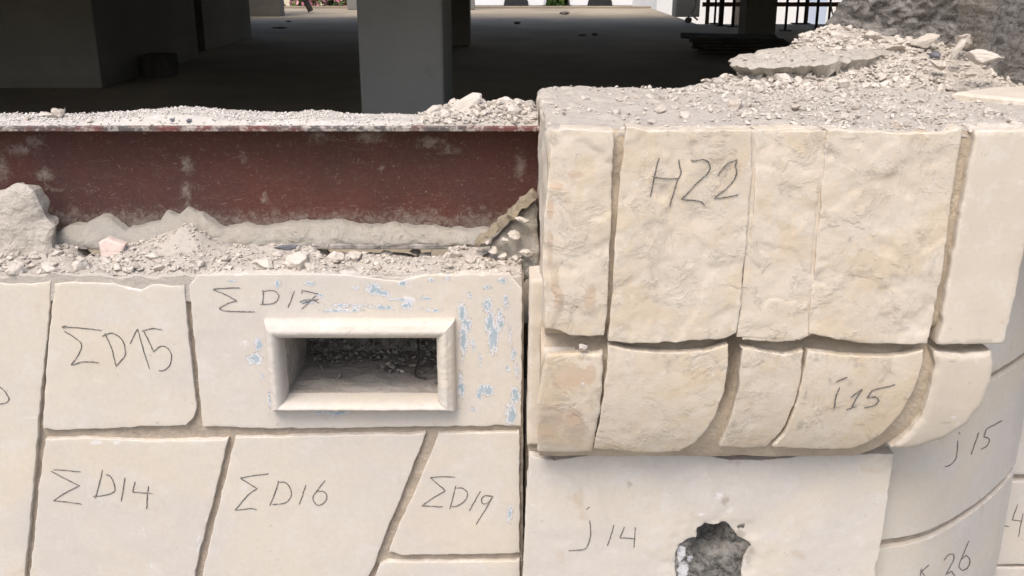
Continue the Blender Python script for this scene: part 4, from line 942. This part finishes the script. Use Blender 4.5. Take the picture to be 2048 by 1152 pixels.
# grit caught on the vent frame ledge
pts, sz = [], []
for i in range(260): pts.append((vr.uniform(ox0, ox1), YF - vr.uniform(.002, .020), oz0 - .003)); sz.append(vr.uniform(.001, .0026))
gravel('frame_grit', pts, sz, M['grit'], 'fine grit lying on top of the vent frame', 'grit', 12)

# --- top of the beam
ZB = -.3265
def gbt(x, y):
    edge = sm((y - 2.052) / .02) * sm((2.2 - y) / .012)
    h = .005 + .005 * fbm(x, y, 0, 10, 3) + .014 * math.exp(-((x + .72) / .14) ** 2) + .006 * math.exp(-((x + .42) / .1) ** 2)
    return ZB + max(.0006, h) * edge
BT = Horz(gbt)
def beam_cov(x): return 1.0 if x < -.33 else (.45 if x < -.2 else .9)
o = plate('beam_dust', [(BX0, 2.054), (.05, 2.054), (.05, 2.198), (BX0, 2.198)], BT, M['grit'], None, thick=.0, grid=.009, edge=0, rnd=.002, chip=0, px=False, rel=lambda a, b: .0008 * fbm(a, b, 0, 60, 3))
tag(o, 'white dust covering the top flange of the red beam', 'dust', None, 'stuff')
pts, sz = [], []
for i in range(5200):
    x = ledge_rng.uniform(-1.5, .05); y = ledge_rng.uniform(2.054, 2.198)
    if ledge_rng.random() > beam_cov(x) * (.45 + .9 * max(0, .4 + fbm(x, y, 5, 8, 3))): continue
    pts.append((x, y, gbt(x, y))); sz.append(ledge_rng.choice([.0016, .002, .0026, .0034, .0042]))
gravel('beam_grit', pts, sz, M['grit'], 'fine limestone grit strewn along the top of the red beam', 'grit', 14)
GB = 'stone fragments on top of the red beam'
rock(at(88, 229, 2.13), .02, 'left, flatter stone of the pair on the beam top', GB, BIG[4], (.1, .1, .4), None, 'stone_fragment', 'stone fragment', (.022, .018, .020))
rock(at(116, 227, 2.12), .02, 'right, paler stone of the pair on the beam top', GB, BIG[2], (.3, .3, 1.2), None, 'stone_fragment', 'stone fragment', (.024, .02, .022))
for (px, py, s, lb) in [(32, 229, .010, 'lone small stone on the beam top left of the stone pair'), (56, 240, .012, 'small stone in front of the stone pair on the beam'), (180, 244, .011, 'pale small stone on the beam right of the stone pair'), (345, 242, .009, 'dark small chip on the beam grit mound'), (378, 243, .009, 'second dark chip on the beam grit mound')]:
    rpx(BT, px, py, s, lb, GB, mat=M['bluegrey'] if 'dark' in lb else None)
# heap at the right end of the beam
def slabrock(loc, sc, rot, label, seed, mat=None, group=GB):
    me = rock_mesh(seed, 18, (1, 1, 1), 3, .07); me.materials.append(mat or M['rock'])
    return rock(loc, .02, label, group, me, rot, None, 'stone_fragment', 'stone fragment', sc)
slabrock(at(926, 217, 2.11), (.052, .034, .018), (.85, -.62, -.15), 'large tilted slab fragment crowning the heap on the beam', 501)
slabrock(at(872, 226, 2.12), (.026, .024, .024), (.2, .1, .5), 'knobbly pale lump at the left of the heap on the beam', 502)
slabrock(at(858, 238, 2.10), (.018, .016, .012), (.2, .1, 1.5), 'small lump at the left foot of the heap on the beam', 503)
slabrock(at(893, 232, 2.09), (.022, .02, .018), (.2, .4, .5), 'pale lump in front of the tilted slab', 504)
slabrock(at(978, 216, 2.13), (.020, .018, .016), (.3, .1, 2.), 'rounded stone right behind the tilted slab', 505)
HM = Horz(lambda x, y: gbt(x, y) + .030 * sm((x + .20) / .09) * math.sin(math.pi * max(0, min(1, (y - 2.054) / .144))) ** .7 * (.75 + .5 * fbm(x, y, 3, 12, 3)))
tag(plate('rubble_mound', [(-.21, 2.054), (.055, 2.054), (.055, 2.197), (-.21, 2.197)], HM, M['dust'], None, thick=.002, grid=.007, edge=0, rnd=.002, chip=0, px=False, rel=lambda a, b: .004 * fbm(a, b, 0, 45, 4)), 'crumbled mortar mound at the right end of the beam top', 'rubble', None, 'stuff')
GH = 'small stones in the heap at the right end of the beam'
hr = random.Random(77)
for i in range(72):
    px = hr.uniform(905, 1066); base = 247; topy = 207 + 8 * math.sin(px * .05) + (6 if px > 1000 else 0)
    q = hr.random(); py = base - (base - topy) * q; Y = 2.065 + .10 * q + hr.uniform(-.008, .015)
    sz_ = hr.choice([.010, .012, .014, .017, .021])
    hx, hy = at(px, 240, 2.06 + .125 * q)[0], 2.06 + .125 * q
    rock((hx, hy, HM.g(hx, hy) + sz_ * .35), sz_, '%s stone %s the beam heap, %s' % ('bigger' if sz_ > .013 else 'small', 'at the foot of' if q < .33 else 'midway up' if q < .66 else 'on the crest of', 'beside the pillar' if px > 1015 else 'behind the tilted slab' if px > 960 else 'by the tilted slab'), GH)
pts, sz = [], []
for i in range(1100):
    x = hr.uniform(-.19, .05); y = hr.uniform(2.056, 2.196); pts.append((x, y, HM.g(x, y))); sz.append(hr.choice([.003, .004, .006, .008, .010]))
for i in range(500):
    px = hr.uniform(835, 1066); q = hr.random(); py = 250 - 24 * q; p = at(px, py, 2.06 + .11 * q); pts.append(p); sz.append(hr.uniform(.002, .005))
gravel('heap_grit', pts, sz, M['rubble'], 'fine crumbs filling the heap at the right end of the beam', 'grit', 16)

# --- top of the pillar
GT = 'stone fragments on the pillar top'
for (px, py, s, lb) in [(1275, 197, .013, 'small stone near the back edge of the pillar top'), (1298, 195, .016, 'rounded stone behind the centre of the H22 rib'), (1325, 198, .015, 'flat pale stone right of the rounded one above H22'), (1350, 199, .014, 'reddish stone on the pillar top above H22'),
        (1320, 224, .019, 'tan stone near the front edge of the pillar top'), (1122, 221, .014, 'small stone close to the left pillar corner'), (1170, 198, .012, 'flat stone at the left part of the pillar top'), (1380, 189, .013, 'small stone left of the slab on the pillar top'),
        (1432, 168, .018, 'stone perched at the back edge left of the broken slab'), (1486, 172, .032, 'pale blocky stone under the tip of the broken slab'), (1572, 166, .042, 'large flat stone in front of the broken slab'), (1456, 178, .020, 'stone between the perched one and the slab tip'),
        (1645, 176, .022, 'pale stone right of the large flat one'), (1685, 172, .022, 'second pale stone right of the large flat one'), (1470, 214, .022, 'pale stone above the right edge of H22'), (1592, 218, .018, 'grey stone near the front edge right of centre'), (1690, 236, .013, 'pale stone at the front edge above the widest rib'), (1715, 236, .012, 'second pale stone at the front edge above the widest rib'),
        (1590, 250, .013, 'small stone on the very front edge of the pillar'),]:
    rpx(TOP, px, py, s, lb, GT)
GHp = 'stone fragments in the heap behind the pillar top'
for (px, py, s, Y, lb) in [(1680, 78, .046, 2.62, 'large rounded stone at the left shoulder of the rubble heap'), (1742, 72, .042, 2.62, 'pointed pale stone at the top of the rubble heap'), (1612, 92, .018, 2.62, 'small stone on the broken slab edge'), (1785, 100, .040, 2.5, 'layered stone in the middle of the heap'), (1850, 82, .042, 2.5, 'flat pale stone below the masonry stump'),
        (1800, 85, .022, 2.55, 'small pale stone left of the flat one below the masonry'), (1965, 112, .045, 2.25, 'large pale stone at the right edge of the heap'), (1870, 110, .020, 2.45, 'grey-blue crumpled lump in the heap'), (1940, 148, .020, 2.2, 'pale stone at the right foot of the heap'), (1925, 82, .040, 2.45, 'buried stone right below the masonry stump'), (1730, 92, .024, 2.55, 'stone just below the pointed one in the heap'), (1880, 130, .034, 2.35, 'rounded stone low in the heap')]:
    z = gtop(at(px, py, Y)[0], Y); p = at(px, py, Y); rock(p, s, lb, GHp, None, None, M['bluegrey'] if 'blue' in lb else None)
slabrock(at(1915, 100, 2.38), (.013, .012, .034), (.25, .35, .3), 'upright finger-shaped stone in the rubble heap', 506, None, GHp)
tr = random.Random(9)
cnt_ = 0
while cnt_ < 95:
    x = tr.uniform(.10, 1.3); y = tr.uniform(1.78, 2.70)
    p = .25 + .75 * sm((x - .3) / .4)
    if x < .6 and y > 2.27 + .25 * max(0, x - .1): continue
    if tr.random() > p: continue
    if x > .98 and 1.93 < y < 2.2: continue
    if not inpoly(np.array([[x, y]]), TP)[0]: continue
    s = tr.choice([.007, .009, .011, .013, .017]) * (1.35 if y > 2.35 else 1)
    zone = 'behind the left corner rib' if x < .19 else 'behind the H22 rib' if x < .42 else 'behind the widest rib' if x < .78 else 'by the right end'
    rock((x, y, gtop(x, y) + s * .12), s, '%s stone atop the pillar %s, %s' % ('larger' if s > .012 else 'small', zone, 'near the front edge' if y < 1.95 else 'midway back' if y < 2.25 else 'high in the heap'), GT); cnt_ += 1
pts, sz = [], []
for i in range(16000):
    x = tr.uniform(.07, 1.34); y = tr.uniform(1.735, 2.74); 
    if x < .6 and y > 2.26 + .25 * max(0, x - .1): continue
    if not inpoly(np.array([[x, y]]), TP)[0]: continue
    dens = (.12 + .8 * sm((x - .25) / .3)) * (.35 + 1.2 * max(0, .25 + fbm(x, y, 5, 6, 3)))
    if y > 2.3: dens = max(dens, .8)
    if x > .97 and 1.92 < y < 2.22: dens *= .05
    if tr.random() > dens: continue
    pts.append((x, y, gtop(x, y))); sz.append(tr.choice([.0018, .0024, .003, .004, .0052, .0068]) * (1.25 if y > 2.3 else 1))
for i in range(1500):
    x = tr.uniform(.45, 1.3); y = tr.uniform(2.22, 2.74)
    if not inpoly(np.array([[x, y]]), TP)[0] or fbm(x, y, 9, 6, 3) < -.1: continue
    pts.append((x, y, gtop(x, y))); sz.append(tr.uniform(.006, .016))
gravel('pillar_grit', pts, sz, M['rubble'], 'crumbled grit spread over the pillar top', 'grit', 18)
pts, sz = [], []
for i in range(900):
    x = tr.uniform(.54, .95); y = tr.uniform(2.34, 2.72)
    if tr.random() > .35 + fbm(x, y, 2, 9, 3) or not inpoly(np.array([[x, y]]), SP)[0]: continue
    pts.append((x, y, SLAB.g(x, y))); sz.append(tr.choice([.002, .003, .004, .006]))
gravel('slab_grit', pts, sz, M['rubble'], 'grit lying on the broken slab', 'grit', 19)
# crumbs resting in the joint between the two corbel courses
rock(at(1166, 693, 1.728), .011, 'little pale stone resting in the joint on the left of the corbel', None)

# alike stones that would share a label are told apart by their place in the row
bpy.context.view_layer.update()
same = {}
for o in col.objects:
    if o.parent is None and o.get('group') and o.get('label') and o.name.startswith('stone_fragment'): same.setdefault((o['group'], o['label']), []).append(o)
ORD = ['leftmost', 'second from left', 'third from left', 'fourth from left', 'fifth from left', 'sixth from left', 'seventh from left', 'eighth from left', 'ninth from left'] + [w_ + ' from left' for w_ in 'tenth eleventh twelfth thirteenth fourteenth fifteenth sixteenth seventeenth eighteenth nineteenth'.split()]
for (g_, l_), os_ in same.items():
    if len(os_) < 2: continue
    os_.sort(key=lambda o: o.location.x / o.location.y)
    for i, o in enumerate(os_):
        o['label'] = l_ + ', ' + ('rightmost' if i == len(os_) - 1 else ORD[i] if i < len(ORD) else 'right of the middle')
